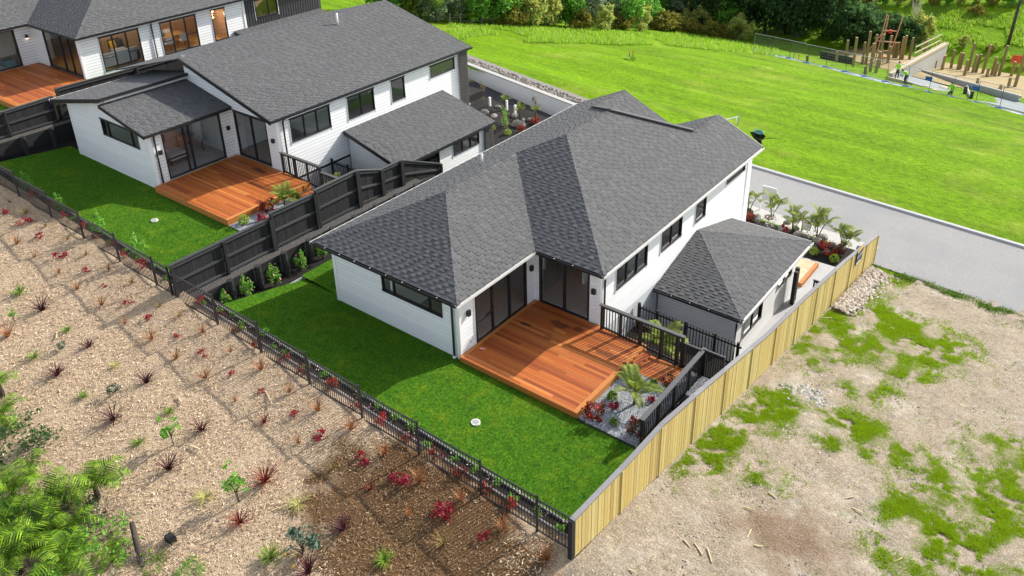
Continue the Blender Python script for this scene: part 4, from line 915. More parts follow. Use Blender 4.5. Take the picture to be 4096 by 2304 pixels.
# black stained fences between the lots
def black_fence(name, label, x, tops, bot, post_ys, ext=0, group=None):
    """tops: list of (y0,z0,y1,z1) runs; palings on the -x side, rails and posts on the +x side"""
    FB = thing(name, label, 'fence', group, (x,tops[0][0],bot(tops[0][0])))
    L = Vector(FB.location)
    def rel(o): o.location = Vector(o.location)-L; return o
    for (a, za, b, zb_) in tops:
        y = a
        while y < b-.02:
            w = min(.15, b-y); z = za+(zb_-za)*((y+w/2-a)/(b-a)); bb = bot(y); rel(ubox('paling', 'blackwood', FB, x-.045, y+w/2, bb+.03, .02, w-.006, z-bb-.05)); y += .15
        rel(MB().beam((x-.02,a,za),(x-.02,b,zb_), .14, .045).build('cap_rail', M['blackrail'], FB))
        for f_ in (.07,.5,.93):
            rel(MB().beam((x,a,bot(a)+(za-bot(a))*f_),(x,b,bot(b)+(zb_-bot(b))*f_), .05, .095).build('rail', M['blackrail'], FB))
        for y in (a+.05, (a+b)/2, b-.05) if b-a > 3 else (a+.05, b-.05):
            z = za+(zb_-za)*((y-a)/(b-a)); rel(ubox('post', 'blackwood', FB, x+.055, y, bot(y)-.1, .1, .1, z-bot(y)+.08))
    return FB
X1 = -10.2
def px_run(x, *p):
    q = [onx(*a, x) for a in p]; return [(q[i][1],q[i][2],q[i+1][1],q[i+1][2]) for i in range(0, len(q)-1, 2)]
Z4 = ZZ(1050,450,1.6375)
runs = px_run(X1, T01(1270,562), T11(105,200), T11(98,165), Z4(338,532), Z4(338,512), Z4(612,380), Z4(612,380), Z4(775,374), Z4(775,374), Z4(905,312), Z4(905,312), Z4(1170,335))
runs[0] = (-4.4,)+runs[0][1:]
black_fence('black_paling_fence', 'black stained paling fence with rails between the front and middle houses', X1, runs, lambda y: .87 if y < 6 else .87-.12*(y-6), None)
X2 = -28.4
runs2 = px_run(X2, T00(-60,868), T00(395,725), T00(412,672), T00(1560,362)); runs2 = [(-4.4,runs2[0][1]-.05,)+runs2[0][2:]]+runs2[1:]
black_fence('upper_paling_fence', 'black stained paling fence between the middle and far houses', X2, runs2, lambda y: 2.3, None)
# retaining walls under them
def sleeper_wall(name, label, x, ya, yb, z0, z1, rows, post_ys, r=.13):
    W = thing(name, label, 'retaining wall', None, (x,ya,z0)); h = (z1-z0)/rows; rn = random.Random(len(name))
    for k in range(rows):
        y = ya+(k % 2)*-.6
        while y < yb:
            a = max(y, ya); b = min(y+2.4, yb)
            if b > a+.05: MB().box(-.05-rn.random()*.008,.0+rn.uniform(-.006,.006),a-ya+.004,b-ya-.004,k*h+.004,(k+1)*h-.004).build('sleeper', M['blackwood'], W)
            y += 2.4
    for y, b, t in post_ys:
        MB().tube([(.16,y-ya,b-z0-.1),(.16,y-ya,t-z0)], [r*1.02,r*.97], 14).build('round_post', M['blackwood'], W, smooth=False)
    return W
sleeper_wall('retaining_wall', 'black timber sleeper retaining wall with round posts beside the front lawn', -9.55, -4.2, 9, .05, .98, 6, [(-2.6+1.28*i, .05, 1.12) for i in range(9)])
struct('gravel_ledge', MB().box(-10.5,-9.6,-4.3,8.5,.3,.86), M['ledge'])
sleeper_wall('upper_retaining_wall', 'black timber sleeper retaining wall beside the middle house lawn', -27.7, -4.2, 18, 1.3, 2.35, 6, [(-3.2+1.45*i, 1.3, 2.42) for i in range(14)])
struct('upper_gravel_ledge', MB().box(-29.0,-27.75,-4.3,18,1.9,2.28), M['ledge'])
struct('bark_border', grid(lambda x, y: .03+.05*max(0, -x-8.7)+.35*max(0, -y-2)*.25, [-9.55,-9.1,-8.66], np.arange(-4.1,19,.6)), M['darkbark'])
struct('upper_bark_border', grid(lambda x, y: 1.38+.06*max(0, -x-27), [-27.7,-27.2,-26.75], np.arange(-4.1,18,.6)), M['darkbark'])
MB().box(-8.7,-8.655,-4,19,.0,.085)
tag(MB().box(-8.69,-8.65,-3.7,19,-.05,.12).build('lawn_edging', M['concrete'], None), 'thin grey edging strip between bark border and front side lawn', 'edging')
# black bar fence along the foot of the lawns
bot_px = [(75,775),(206,866),(335,949),(479.7,1046),(628,1140),(694,1194),(872,1302),(1046,1417),(1238.6,1534),(1450.6,1678),(1678.5,1825),(1926,1986.5),(2148.7,2135),(2281,2220)]
YF = -4.42; posts = []
for q in bot_px[:-1]:
    p = ony(q[0], q[1], YF); posts.append((p[0], float(zfen(p[0]))))
posts.append((float(fence_x(-4.5))-.1, .0))
posts = [(posts[0][0]-2.5*i, float(zfen(posts[0][0]-2.5*i))) for i in range(3,0,-1)]+posts
PO = thing('pool_fence', 'black steel bar fence stepping down between the mulch bank and lawns', 'fence', loc=(posts[0][0],YF,posts[0][1]))
O_ = Vector(PO.location)
barm = MB().box(-.009,.009,-.009,.009,0,1.08).mesh('bar', M['steel_black'])
for i, (x, z) in enumerate(posts):
    if i == 8: pass
    if i < len(posts)-1: ubox('post', 'steel_black', PO, x-O_.x, 0, z-.12-O_.z, .06, .06, 1.42)
    if i < len(posts)-1:
        xn, zn = posts[i+1]; top = zn+1.24; L = xn-x
        po = MB().box(x+.03,xn-.03,YF-.018,YF+.018,top-.04,top).build('top_rail', M['steel_black'], PO); po.location = -O_
        MB().box(x+.03,xn-.03,YF-.016,YF+.016,top-1.14,top-1.105).build('bottom_rail', M['steel_black'], po)
        n = max(2, int(round(L/.104)))
        for k in range(1, n): link('bar', barm, po, (x+L*k/n, YF, top-1.11))
# ------------------------------------------------------------------ balustrades, gates and the picket fence
def rail_run(name, label, cat, a, b, top, base, pitch=.115, cap=.14, posts_at=(0,.5,1), group=None, capmat='greycap', over=0, bar=.022, post_w=.09):
    """a,b: plan ends; top/base: (za,zb)"""
    R_ = thing(name, label, cat, group, (a[0],a[1],base[0])); O = Vector(R_.location)
    A3 = Vector((a[0],a[1],0)); B3 = Vector((b[0],b[1],0)); d = (B3-A3); L = d.length; d.normalize(); rz = math.atan2(d.y, d.x)
    U = Vector((0,0,1)); zt = lambda s: top[0]+(top[1]-top[0])*s/L; zb_ = lambda s: base[0]+(base[1]-base[0])*s/L
    def bm(s0, s1, dz0, dz1, w, h, nm, m):
        MB().beam(A3+d*s0+U*(zt(s0)+dz0)-O, A3+d*s1+U*(zt(s1)+dz0)-O, w, h).build(nm, M[m], R_)
    if cap: bm(-.06, L+.06, -.02, 0, cap, .04, 'cap_rail', capmat)
    bm(0, L, -.09 if cap else -.16, 0, .04, .07, 'top_rail', 'blackpaint')
    MB().beam(A3+U*(zb_(0)+.1)-O, B3+U*(zb_(L)+.1)-O, .04, .07).build('bottom_rail', M['blackpaint'], R_)
    for f_ in posts_at:
        s = L*f_; q = A3+d*s-O; ubox('post', 'blackpaint', R_, q.x, q.y, zb_(s)-O.z-.05, post_w, post_w, zt(s)-zb_(s)+(.03 if cap else .08), rz)
    n = int(L/pitch)
    for k in range(1, n):
        s = L*k/n; q = A3+d*s-O; hgt = zt(s)-zb_(s); lo = .03; ubox('baluster', 'blackpaint', R_, q.x-.025*math.sin(rz)*-1, q.y-.025*math.cos(rz), zb_(s)-O.z+lo, bar*1.4, bar, hgt-lo-(.05 if cap else 0), rz)
    return R_
rail_run('deck_balustrade', 'black baluster railing with grey cap on the front house deck', 'railing', (3.09,4.12), (6.3,4.12), (1.29,1.29), (.25,.05), posts_at=(.01,.25,.5,.75,.94,1))
rail_run('side_balustrade', 'black baluster railing with grey cap beside the pale fence', 'railing', (7.02,.2), (7.02,4.25), (.92,1.02), (-.05,-.1), posts_at=(0,.25,.5,.75,1), cap=.16)
rail_run('black_gate', 'black slatted timber gate between the deck railing and side railing', 'gate', (6.38,4.12), (6.95,4.12), (1.05,1.05), (.05,.05), pitch=.085, cap=.05, posts_at=(0,1), post_w=.06)
rail_run('black_side_gate', 'black slatted gate between side railing and pale fence', 'gate', (7.1,4.2), (7.75,4.2), (1.05,1.05), (-.35,-.35), pitch=.08, cap=.05, posts_at=(0,1), post_w=.06)
rail_run('picket_fence', 'black picket fence with open tops in front of the garage wall', 'fence', (2.98,7.02), (7.25,7.02), (-.28,-.38), (-1.4,-1.45), pitch=.125, cap=0, posts_at=(.01,.2,.48,.76,.97))
rail_run('upper_balustrade', 'black baluster railing with dark cap on the middle house deck', 'railing', (-14.45,4.12), (-11.75,4.12), (2.76,2.76), (dz,dz-.2), posts_at=(.01,.33,.66,1))
rail_run('upper_black_gate', 'black railing gate beside the middle house deck landing', 'gate', (-11.7,4.12), (-10.6,4.12), (2.5,2.5), (dz-.25,dz-.25), posts_at=(0,1))
rail_run('upper_picket_fence', 'black picket fence below the middle house east wall', 'fence', (-14.5,7.0), (-10.6,7.0), (1.35,1.25), (.2,.15), pitch=.125, cap=0, posts_at=(.01,.3,.6,.97))
struct('upper_planting_terrace', MB().box(-14.5,-10.4,4.3,8.2,-.2,.25), M['darkbark'])
struct('side_yard', MB().box(-14.5,-7.2,8.55,17.5,-1.6,-1.32), M['concrete'])
# gravel beds beside the decks
struct('gravel_bed', MB().box(4.91,7.0,-.12,2.97,-.2,.03), M['gravel']); struct('lower_gravel_strip', MB().box(6.55,7.72,2.98,4.15,-.4,-.02), M['gravel'])
struct('upper_gravel_bed', MB().box(-12.56,-10.3,-.32,2.88,1.2,1.47), M['gravel'])
def pebbles(name, label, x0, x1, y0, y1, z, n):
    c = np.stack([RS.uniform(x0,x1,n), RS.uniform(y0,y1,n), np.full(n, z)], 1); r = RS.uniform(.018,.04,n)[:,None]; an = RS.uniform(0,6.28,n)
    V = []; 
    for k in range(4): V.append(c+np.stack([np.cos(an+k*1.571)*r[:,0], np.sin(an+k*1.571)*r[:,0]*.8, np.zeros(n)], 1))
    V.append(c+np.array([0,0,.02])); V = np.stack(V, 1).reshape(-1,3); base = np.arange(n)[:,None]*5
    F_ = np.concatenate([base+np.array([[k,(k+1)%4,4]]) for k in range(4)], 0)
    tag(link(name, fast_mesh(name, V, F_, M['pebble'])), label, 'gravel', kind='stuff')
pebbles('gravel', 'loose pale grey gravel in the bed beside the front deck', 4.92,6.98,-.1,2.95,.03, 4500)
pebbles('upper_gravel', 'loose pale grey gravel in the bed beside the middle house deck', -12.5,-10.35,-.3,2.85,1.47, 2000)
tag(MB().box(4.9,7.6,-.16,-.121,-.1,.06).build('gravel_edging', M['blackwood'], None), 'dark timber edging between the gravel bed and front lawn', 'edging')
# planting strip between bar fence and lawn
for nm, lb, ya in (('lawn_kerb', 'grey timber edging along the foot of the front lawn', -3.74), ('planter_kerb', 'grey timber edging beside the bar fence of the front lawn', -4.12)):
    K = thing(nm, lb, 'edging', loc=(-9,ya,0))
    for x in np.arange(-9.4, 7.5, 2.4):
        e = min(x+2.39, 7.6); MB().beam((x+9,0,float(zfen(x))+.03),(e+9,0,float(zfen(e))+.03), .05, .15).build('edging_board', M['pinecap'], K)
for nm, lb, ya in (('upper_lawn_kerb', 'grey timber edging along the foot of the middle house lawn', -3.74),):
    K = thing(nm, lb, 'edging', loc=(-26,ya,0))
    for x in np.arange(-27, -10.4, 2.4):
        e = min(x+2.39, -10.3); MB().beam((x+26,0,float(zfen(x))+.03),(e+26,0,float(zfen(e))+.03), .05, .15).build('edging_board', M['pinecap'], K)
struct('planting_strip', grid(lambda x, y: float(zfen(x))+.03, np.arange(-9.5,7.7,1.0).tolist()+[7.65], [-4.1,-3.72]), M['darkbark']); struct('upper_planting_strip', grid(lambda x, y: float(zfen(x))+.02, np.arange(-27,-10.2,1.0), [-4.1,-3.72]), M['darkbark'])
# lawn drain covers
def drain(label, p):
    D = thing('drain_cover', label, 'drain cover', loc=tuple(p)); MB().tube([(0,0,-.05),(0,0,.02)], .145, 24).build('rim', M['whitepvc'], D)
    for k in range(7): ubox('slat', 'palecon', D, 0, -.1+k*.033, .02, 2*math.sqrt(max(.001,.125**2-(-.1+k*.033)**2)), .018, .006)
drain('round white drain cover in the front lawn', hit(*T12(1658,295), lawnA_z)+[0,0,.03]); drain('round pale drain cover in the middle house lawn', hit(*T01(1168,217), lawnB_z)+[0,0,.03])
# small things on the deck and lawn
bt = thing('drink_bottle', 'small pink bottle lying on the front deck by the white wall', 'bottle', loc=(.42,.62,.29), rz=.6)
MB().tube([(-.07,0,0),(.03,0,0),(.05,0,0),(.09,0,0)], [.035,.035,.018,.016], 10).build('body', flat('pink_plastic', (.75,.3,.3), .4), bt, True); MB().tube([(.09,0,0),(.11,0,0)], .02, 8).build('cap', M['signwhite'], bt)
# entry deck, low gates and boundary bits near the garage
ed = deck('entry_deck', 'small pale timber entry deck beside the garage of the front house', 5.3, 6.45, 15.75, 17.9, -2.6, 15, seed=31, frame=('s','e'), edge_h=.2, bmat='paledeck')
for i, (x, y, w_) in enumerate(((6.55,14.55,'beside the garage corner'),(6.62,14.2,'just in front of the garage corner'))): 
    tag(ubox('black_post', 'blackwood', None, x, y, -2.8, .16, .16, 1.65), 'thick black timber post '+w_, 'post', 'posts by the garage')
rail_run('low_slat_gate', 'short black slatted gate near the entry deck by the pale fence', 'gate', (7.2,15.0), (7.85,15.0), (-1.75,-1.75), (-2.8,-2.8), pitch=.09, cap=.05, posts_at=(0,1), post_w=.06)
tag(MB().beam((7.75,16.0,-2.62),(7.9,18.6,-2.55), .35, .25).build('red_ramp', flat('brown_red_timber', (.3,.13,.09), .8), None), 'brown red timber planter edge along the inside of the pale fence', 'edging')
for i, (y, w_) in enumerate(((18.9,'nearest the garden shrubs'),(19.5,'nearest the road'))):
    MBx = MB().tube([(0,0,0),(0,0,.95)], .14, 12); tag(MBx.build('bollard_post', M['blackwood'], None, loc=(7.75,y,-3.0)), 'short round black timber post inside the pale fence, '+w_, 'post', 'round posts by the road')
wf = thing('white_frame_sign', 'white framed blank board standing beside the road behind the palms', 'sign', loc=(1.8,22.2,-3.05))
for x in (0,.8): ubox('leg', 'signwhite', wf, x, 0, 0, .05, .05, 1.5)
MB().box(.026,.774,-.012,.012,.75,1.44).build('board', flat('grey_board', (.55,.55,.56), .6, var=.02), wf); MB().box(-.025,.825,-.02,.02,1.45,1.5).build('top_bar', M['signwhite'], wf)
wb = thing('letterbox', 'white letterbox with a brown side post beside the front garden', 'letterbox', loc=(4.5,21.2,-3.1)); MB().box(0,.42,-.12,.12,.25,.85).build('body', M['signwhite'], wb); MB().box(-.07,-.005,-.05,.05,0,.95).build('post', M['oak'], wb); MB().box(.08,.34,-.124,-.121,.66,.7).build('slot', M['black'], wb)
# ------------------------------------------------------------------ plants
ORD = 'first second third fourth fifth sixth seventh eighth ninth tenth eleventh twelfth thirteenth fourteenth fifteenth sixteenth seventeenth eighteenth nineteenth twentieth'.split()
ORD += ['twenty-'+w for w in ORD[:9]]+['thirtieth']+['thirty-'+w for w in ORD[:9]]+['fortieth']+['forty-'+w for w in ORD[:9]]
def blades(n, L, spread, w, seed, droop=.6, segs=3, up=.2, tilt=(0.1,1.0)):
    r = np.random.RandomState(seed); V = []; F_ = []
    for i in range(n):
        a = r.uniform(0, 6.283); t = r.uniform(*tilt); l = L*r.uniform(.55,1.1); base = np.array([math.cos(a)*spread*r.rand(), math.sin(a)*spread*r.rand(), 0])
        d = np.array([math.cos(a)*math.sin(t), math.sin(a)*math.sin(t), math.cos(t)]); s = np.array([-math.sin(a), math.cos(a), 0]); p = base; k = len(V)
        for j in range(segs+1):
            ww = w*(1-j/segs)**.7*.5+.0008; V += [p-s*ww, p+s*ww]
            d = d+np.array([math.cos(a)*.25*droop, math.sin(a)*.25*droop, -.28*droop*(j+.4)]); d /= np.linalg.norm(d); p = p+d*l/segs
        for j in range(segs): F_.append((k+2*j, k+2*j+1, k+2*j+3, k+2*j+2))
    return np.array(V), np.array(F_)
def clump(n, R3, leaf, seed, clusters=0, hollow=.5, flat_=.0):
    """leaf quads spread through an ellipsoid; clusters>0 bunches them"""
    r = np.random.RandomState(seed); R3 = np.array(R3)
    def shell(m):
        d = r.normal(size=(m,3)); d /= np.linalg.norm(d, axis=1)[:,None]; return d*(hollow+(1-hollow)*r.rand(m,1)**.5)
    if clusters:
        cc = shell(clusters); idx = r.randint(0, clusters, n); c = cc[idx]+r.normal(size=(n,3))*(.55/clusters**.33)*r.uniform(.5,1.1,(clusters,1))[idx]
    else: c = shell(n)
    c = c*R3+np.array([0,0,R3[2]]); c[:,2] = np.maximum(c[:,2], .02)
    a = r.normal(size=(n,3)); a /= np.linalg.norm(a, axis=1)[:,None]; b = np.cross(a, r.normal(size=(n,3))); b /= np.linalg.norm(b, axis=1)[:,None]
    s = leaf*r.uniform(.6,1.3,(n,1)); a = a*s; b = b*s*.55
    V = np.stack([c-a, c+b*.9, c+a, c-b*.9], 1).reshape(-1,3); F_ = np.arange(n*4).reshape(n,4); return V, F_
def pm(name, VF, mat): return fast_mesh(name, VF[0], VF[1], M[mat] if isinstance(mat, str) else mat)
V_ = {}
V_['flaxp'] = [pm('leaves', blades(42,.75,.06,.035,s,.55), 'flax_purple') for s in (1,2,3)]
V_['flaxr'] = [pm('leaves', blades(46,.7,.06,.035,s,.5), 'flax_red') for s in (4,5)]
V_['tus'] = [pm('leaves', blades(38,.5,.04,.022,s,.4,tilt=(.05,.75)), 'tussock') for s in (6,7,8)]
V_['tusb'] = [pm('leaves', blades(36,.5,.04,.02,s,.5,tilt=(.05,.8)), 'tussock_brown') for s in (9,10)]
V_['mag'] = [pm('leaves', clump(150,(.27,.22,.13),.05,s,7), 'magenta') for s in (11,12,13)]
V_['green'] = [pm('leaves', blades(55,.45,.06,.028,s,.8), 'leaf_lite') for s in (14,15)]
V_['dry'] = [pm('leaves', blades(34,.5,.05,.024,s,1.0,tilt=(.3,1.2)), 'drygrass') for s in (16,17)]
V_['fred'] = [pm('leaves', clump(130,(.2,.2,.22),.045,s,6), 'redleaf' if s == 19 else pieces('bright_red_leaf', [(.5,.02,.02),(.62,.05,.04),(.4,.02,.03)], trans=.2)) for s in (18,19)]
def mk_shrub(name, stem_h, crown, leaf, mat, seed, n=260, cl=9, stems=1):
    r = random.Random(seed); mb = MB()
    for i in range(stems):
        a = r.uniform(0,6.28); e = (crown[0]*.3*math.cos(a), crown[0]*.3*math.sin(a), stem_h+crown[2]*.9)
        mb.tube([(0,0,-.02),(e[0]*.3,e[1]*.3,stem_h*.6),e], [.016,.012,.006], 6)
        for k in range(4):
            b = r.uniform(0,6.28); mb.tube([(e[0]*.3,e[1]*.3,stem_h*.8),(crown[0]*.6*math.cos(b),crown[0]*.6*math.sin(b),stem_h+crown[2]*r.uniform(.4,1.5))], [.008,.003], 5)
    VF = clump(n, crown, leaf, seed, cl); VF = (VF[0]+np.array([0,0,stem_h]), VF[1])
    return mb.mesh('stem', M['trunk']), pm('leaves', VF, mat)
def place_simple(kind, pts, fn, name, desc, cat, group, sc=1.0, svar=.2):
    rn = random.Random(len(pts)*7+len(desc)); pts = sorted(pts, key=lambda p: p[0])
    for i, p in enumerate(pts):
        s = sc*(p[2] if len(p) > 2 else 1)*rn.uniform(1-svar*1.6, 1+svar*1.4); q = hit(p[0], p[1], fn)
        lb = desc+', '+ORD[i]+' from the left' if len(pts) > 1 else desc
        o = link(name, rn.choice(V_[kind]), None, tuple(q), (rn.uniform(-.08,.08),rn.uniform(-.08,.08),rn.uniform(0,6.28)), scale=(s,s,s)); tag(o, lb, cat, group)
bk_ = lambda x, y: bank_z(x, y)+.02
f01 = lambda L: [T01(*p[:2])+tuple(p[2:]) for p in L]; f02 = lambda L: [T02(*p[:2])+tuple(p[2:]) for p in L]; f12 = lambda L: [T12(*p[:2])+tuple(p[2:]) for p in L]; f22 = lambda L: [T22(*p[:2])+tuple(p[2:]) for p in L]
place_simple('flaxp', f01([(320,895),(670,1170),(430,1385),(1105,1440)])+f02([(860,270),(1520,350),(1275,650)])+f12([(655,1100),(400,1430,1.1)]), bk_, 'purple_flax', 'dark purple flax on the bark mulch slope', 'flax', 'purple flaxes on the mulch', .8)
place_simple('flaxr', f12([(70,740,1.15),(865,795,.8),(65,290,.75)])+f02([(1810,1050,1.1)]), bk_, 'red_flax', 'wine red flax on the bark mulch slope', 'flax', 'red flaxes on the mulch', .75)
place_simple('tus', f01([(130,390),(265,490),(445,615),(820,585),(585,735),(770,855),(945,995),(1145,1115),(1530,1065),(1330,1260),(1740,1210),(1550,1405),(60,1090,1.5)])+f02([(1775,130,.7)])+f12([(470,200),(720,345,1.1),(320,450),(975,525),(1240,740,1.1),(1545,880,1.1),(1155,985,.8),(1865,1090),(250,65)])+f22([(262,1330,1.15)])+[T11(40,1340)], bk_, 'orange_tussock', 'orange tussock grass on the bark mulch slope', 'tussock', 'orange tussocks on the mulch', .9)
place_simple('tusb', f01([(200,165),(510,360),(655,475),(345,260,1.1),(75,80),(1000,690),(1350,945,.7),(1200,870,.9)])+f12([(580,640,.8),(1420,1210)]), bk_, 'brown_tussock', 'brown tussock grass on the bark mulch slope', 'tussock', 'brown tussocks on the mulch', .9)
place_simple('mag', f01([(40,160,.8),(185,240),(305,345),(460,490),(655,600),(790,712,.7),(968,845,.6),(1115,960,.7),(1330,1095,.7),(1530,1230,.8),(1745,1375,.7)])+f12([(280,240,.6),(480,405,1.1),(815,575,1.1),(1080,740,1.2),(1400,1000,1.4),(1720,1150,1.1),(35,65,.5)]), bk_, 'crimson_shrub', 'low crimson leaved shrub on the bark mulch slope', 'shrub', 'crimson shrubs on the mulch', .85)
place_simple('green', f01([(150,765),(505,1050),(255,1250)])+f02([(635,95),(1280,215),(1050,445,.8)])+f12([(105,1310),(970,1340)]), bk_, 'green_strap_plant', 'bright green strap leaved plant on the bark mulch slope', 'plant', 'green strap plants on the mulch', .95)
place_simple('dry', f01([(870,1310)])+f02([(1545,860,1.1)])+f12([(315,910)]), bk_, 'yellow_strap_plant', 'yellowing strap leaved plant lying on the bark mulch slope', 'plant', 'yellowing plants on the mulch')
place_simple('fred', f01([(255,45),(395,125),(500,195),(625,285),(735,355),(850,420),(945,500),(1065,580),(1510,845),(1665,940),(1800,1055)])+[T11(*q) for q in ((15,1175),(205,1270),(370,1365),(570,1455))]+f12([(565,35),(750,175),(935,295),(1150,435),(1365,565),(1550,700),(1735,815),(1915,930)]), lambda x, y: zfen(x)+.02, 'red_border_shrub', 'small bright red shrub behind the bar fence', 'shrub', 'red shrubs along the bar fence', .85, .1)
# saplings
sap = mk_shrub('sapling', .35, (.32,.32,.4), .055, 'leaf_mid', 41, 230, 10, 2); sap2 = mk_shrub('sapling', .1, (.36,.34,.26), .06, pieces('blue_green_leaf', [(.04,.09,.06),(.07,.13,.09),(.1,.16,.1)], trans=.2), 43, 240, 12, 3)
for nm, lb, q, ms, s in (('sapling','leafy green sapling on a thin stem in the mulch above a red flax', T02(1315,455), sap, 1.05), ('young_tree','slim leaning young tree with glossy leaves on the lower mulch', T02(1805,890), sap, 1.2), ('small_sapling','tiny dark sapling at the left edge of the mulch', T01(112,975), sap, .55), ('low_bush','low blue green bush with fallen fruit on the brown mulch', T12(350,1290), sap2, 1.25), ('dark_bush','small dark green bush near the top of the left mulch', T02(872,70), sap2, .6), ('thin_sapling','thin grey green sapling among the green strap plants', T01(462,1190), sap2, .5)):
    h = hit(*q, bk_); t = thing(nm, lb, 'sapling', None, tuple(h), random.random()*6); t.scale = (s,s,s); link('stem', ms[0], t); link('leaves', ms[1], t)
fr_ = hit(*T12(270,1300), bk_)
for i, (dx_, dy_, w_) in enumerate(((-.15,-.1,'nearest the flax'),(.1,.05,'in the middle of the three'),(.3,-.2,'nearest the bar fence'))): tag(MB().tube([(0,0,0),(0,0,.03),(0,0,.07),(0,0,.09)], [.02,.05,.045,.01], 8).build('fallen_fruit', flat('yellow_fruit', (.6,.42,.05), .5), None, True, (fr_[0]+dx_,fr_[1]+dy_,float(bank_z(fr_[0]+dx_,fr_[1]+dy_))+.04)), 'small yellow fruit on the brown mulch, '+w_, 'fruit', 'fallen fruit')
# flowering shrubs: retaining wall border and foot-of-lawn strip
cam_ = mk_shrub('camellia', .08, (.24,.24,.42), .045, 'leaf_mid', 51, 420, 16, 3)
flw = pm('flowers', clump(16,(.25,.25,.42),.05,52,0,.9), 'rose'); flw2 = pm('flowers', clump(16,(.2,.18,.16),.028,53,0,.8), pieces('white_petal', [(.7,.65,.6),(.75,.45,.42),(.8,.75,.7)]))
Z3 = ZZ(650,800,1.6386); bf = lambda x, y: .07+.35*max(0, -y-2)*.25
pts = [(Z3(420,705),.8),(Z3(565,645),1.05),(Z3(740,560),1.05),(Z3(915,460),1.0),(Z3(1055,385),1.1)]
for i, (q, s) in enumerate(pts):
    h = hit(*q, lambda x, y: bf(x, y)); t = thing('camellia_shrub', 'pink flowering camellia between black round posts, '+ORD[i]+' from the bar fence', 'shrub', 'camellias along the black retaining wall', tuple(h), i*1.3); t.scale = (s,)*3
    for nm, me in (('stem',cam_[0]),('leaves',cam_[1]),('flowers',flw)): link(nm, me, t)
for i, q in enumerate((T00(118,1140),T00(295,1080),T00(505,1015))):
    h = hit(*q, lambda x, y: 1.42); t = thing('upper_camellia', 'pink flowering camellia by the upper retaining wall, '+ORD[i]+' from the left edge', 'shrub', 'camellias along the upper retaining wall', tuple(h), i*2.3)
    for nm, me in (('stem',cam_[0]),('leaves',cam_[1]),('flowers',flw)): link(nm, me, t)
lowl = pm('leaves', clump(150,(.22,.16,.14),.035,54,6), 'leaf_mid')
for i in range(21):
    x = -9.0+i*.8+random.uniform(-.12,.12); t = thing('flower_clump', 'white and pink flower clump in the lawn-foot border, '+ORD[i]+' from the retaining wall', 'flowers', 'flowers in the border below the front lawn', (x,-3.93,float(zfen(x))+.03), random.random()*6); s = random.uniform(.75,1.15); t.scale = (s,)*3; link('leaves', lowl, t); link('flowers', flw2, t)
for i in range(12):
    x = -22.5+i*1.0+random.uniform(-.15,.15); t = thing('border_shrub', 'small dark leafy shrub behind the upper bar fence, '+ORD[i]+' from the left', 'shrub', 'shrubs behind the upper bar fence', (x,-3.93,float(zfen(x))+.02), random.random()*6); s = random.uniform(.9,1.3)*(.6 if i % 3 else 1); t.scale = (s,s,s); link('leaves', cam_[1] if i % 3 == 0 else lowl, t)
# palms
def frond_mesh(L, nl, lw, ll, seed, droop=.9, mat='palmleaf'):
    r = random.Random(seed); mb = MB(); pts = []; p = Vector((0,0,0)); ang = 1.15
    for i in range(13):
        pts.append(p.copy()); ang -= droop*1.5/12*(.4+i/10); p = p+Vector((math.cos(ang),0,math.sin(ang)))*L/12
    mb.tube(pts, [.014*(1-i/14) for i in range(13)], 5, False)
    for i in range(nl):
        u = .18+.8*i/nl; f = u*12; k = min(11, int(f)); b = pts[k].lerp(pts[k+1], f-k); t = (pts[k+1]-pts[k]).normalized()
        for s in (-1,1):
            l = ll*math.sin(math.pi*min(1, .25+u*.72))**.6*r.uniform(.85,1.1); d = (t*.75+Vector((0,s*1.0,0))+Vector((0,0,.25))).normalized(); e = b+d*l+Vector((0,0,-.18*l)); n = t*lw*.5
            m_ = b.lerp(e, .5)+Vector((0,0,.06*l)); mb.add([b-n*.4, b+n*.4, m_+n, m_-n, e], [(0,1,2,3),(3,2,4)])
    return mb.mesh('frond', M[mat])
FR = [frond_mesh(1.0,26,.035,.34,s) for s in (1,2)]
def palm(name, label, p, h, nf, L, lean=0, group=None, stems=1):
    t = thing(name, label, 'palm', group, tuple(p)); rn = random.Random(int(p[0]*100))
    for q in range(stems):
        hh = h*(1 if stems == 1 else rn.uniform(.7,1.25)); a0 = q*2.1+rn.random(); dx_ = lean if stems == 1 else .28*math.cos(a0); dy_ = 0 if stems == 1 else .28*math.sin(a0); r0 = .07 if stems == 1 else .032
        MB().tube([(dx_*.2,dy_*.2,-.05),(dx_*.4,dy_*.4,hh*.5),(dx_,dy_,hh)], [r0,r0*.75,r0*.6], 9).build('trunk', M['trunk'], t, True)
        for i in range(nf if stems == 1 else 6):
            a = i*2.4+rn.uniform(-.3,.3)+q; tl = -.25+.7*rn.random()-.25*(i < 3); s = L*rn.uniform(.7,1.15); link('frond', FR[i % 2], t, (dx_,dy_,hh-.02), (rn.uniform(-.15,.15),tl,a), scale=(s,s,s))
    return t
palm('palm', 'feathery young palm in the gravel bed beside the front deck', (6.0,1.55,.03), .38, 11, .95)
palm('palm', 'bright green palm behind the railing below the front deck', (4.7,5.7,-1.35), .55, 14, 1.15)
palm('palm', 'feathery palm beside the middle house deck behind the black fence', hit(*T11(220,110), lambda x, y: 1.47), .25, 12, .9)
palm('palm', 'palm below the middle house railing', (-12.6,5.6,.25), .4, 10, .9)
Zg = ZZ(2970,740,1.637)
gb = lambda x, y: -2.72-.04*(x-2)
